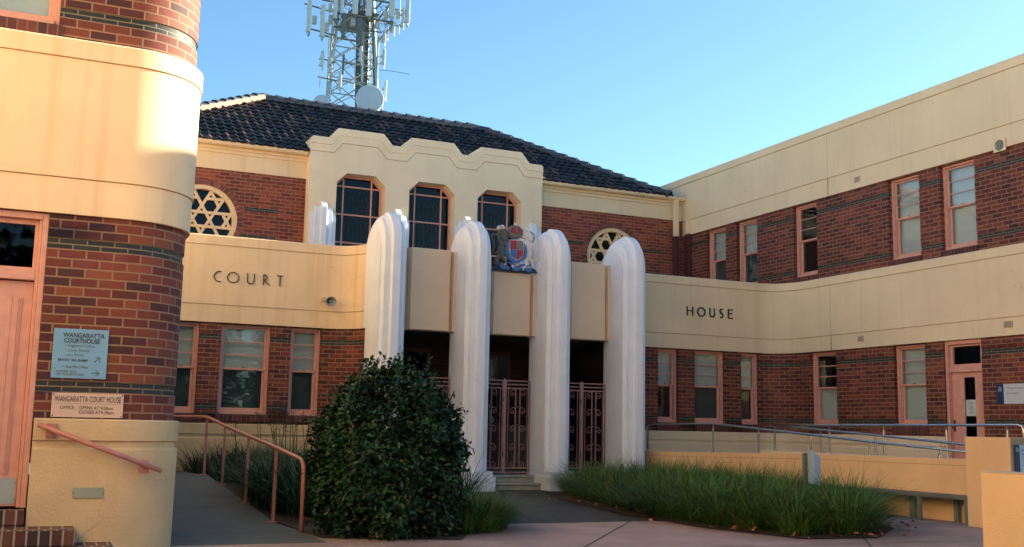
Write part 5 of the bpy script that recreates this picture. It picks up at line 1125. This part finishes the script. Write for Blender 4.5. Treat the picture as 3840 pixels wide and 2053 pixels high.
for i in range(150):
    j = random.randrange(len(BED)); a, b_ = BED[j], BED[(j+1) % len(BED)]; q = random.random(); x = a[0]+(b_[0]-a[0])*q+random.gauss(0, .22); y = a[1]+(b_[1]-a[1])*q+random.gauss(0, .14)
    if y > 16 and random.random() < .6: continue
    leafmesh(mb, Vector((x, y, .03+random.random()*.03)), Vector((random.gauss(0, 1), random.gauss(0, 1), random.gauss(0, .2))), Vector((random.gauss(0, .5), random.gauss(0, .5), 1)), random.uniform(.05, .1), random.uniform(.035, .07))
for i in range(40):
    leafmesh(mb, Vector((random.uniform(3.1, 4.2), random.uniform(10.7, 13.5), .06)), Vector((random.gauss(0, 1), random.gauss(0, 1), 0)), Vector((random.gauss(0, .5), random.gauss(0, .5), 1)), .06, .04)
tag(mb.build('fallen_leaves', DRYL, fix=False), 'dry orange leaves scattered along the edge of the grass bed', 'leaves', kind='stuff')

# ------------------------------------------------------------------ unseen wing and trees added for bounce light and window reflections
fb = thing('bounce_wing', 'unseen cream and brick wing added left of the camera for warm bounce light', 'building')
b = MB(); b.box(-12, -3.0, -9, 9.9, 3.0, 8.2); b.build('rendered_wall', CREAM, fb); b = MB(); b.box(-11.95, -3.05, -8.95, 9.85, -.2, 2.999); b.build('brick_wall', BRICK, fb)
random.seed(77)
for i, (tx, ty, th_) in enumerate(((-14, -16, 6.5), (-7, -18, 7), (0, -17, 6.5), (7, -19, 7.5), (14, -17, 6.5), (22, -18, 7.5), (-21, -13, 7), (29, -16, 7))):
    t = thing('reflection_tree', 'unseen leafy tree added behind the camera for dark window reflections', 'tree', group='unseen trees added for window reflections')
    mb = MB(); mb.tube([(tx, ty, -.3), (tx+.2, ty, th_*.35), (tx-.1, ty+.1, th_*.8)], [.28, .2, .06], 8)
    for k in range(7):
        a = k*.9; mb.tube([(tx+.1, ty, th_*(.3+.06*k)), (tx+math.cos(a)*1.6, ty+math.sin(a)*1.6, th_*(.5+.06*k))], [.09, .03], 5)
    mb.build('trunk', BARK, t); mb = MB()
    for k in range(4200):
        a = random.uniform(0, 6.283); z = random.uniform(-1, 1); r_ = random.uniform(.45, 1)**.5*(1+.15*math.sin(3*a+i)+.12*math.sin(7*z+a)); q = math.sqrt(1-z*z)
        p = Vector((tx+math.cos(a)*q*r_*th_*.50, ty+math.sin(a)*q*r_*th_*.36, th_*.55+z*r_*th_*.50))
        leafmesh(mb, p, Vector((random.gauss(0, 1), random.gauss(0, 1), random.gauss(-.3, .7))), Vector((random.gauss(0, 1), random.gauss(0, 1), 1)), random.uniform(.35, .6), random.uniform(.25, .4))
    mb.build('crown', mat('tree_leaf', (.02, .04, .012), .6, island=.5), t, fix=False)
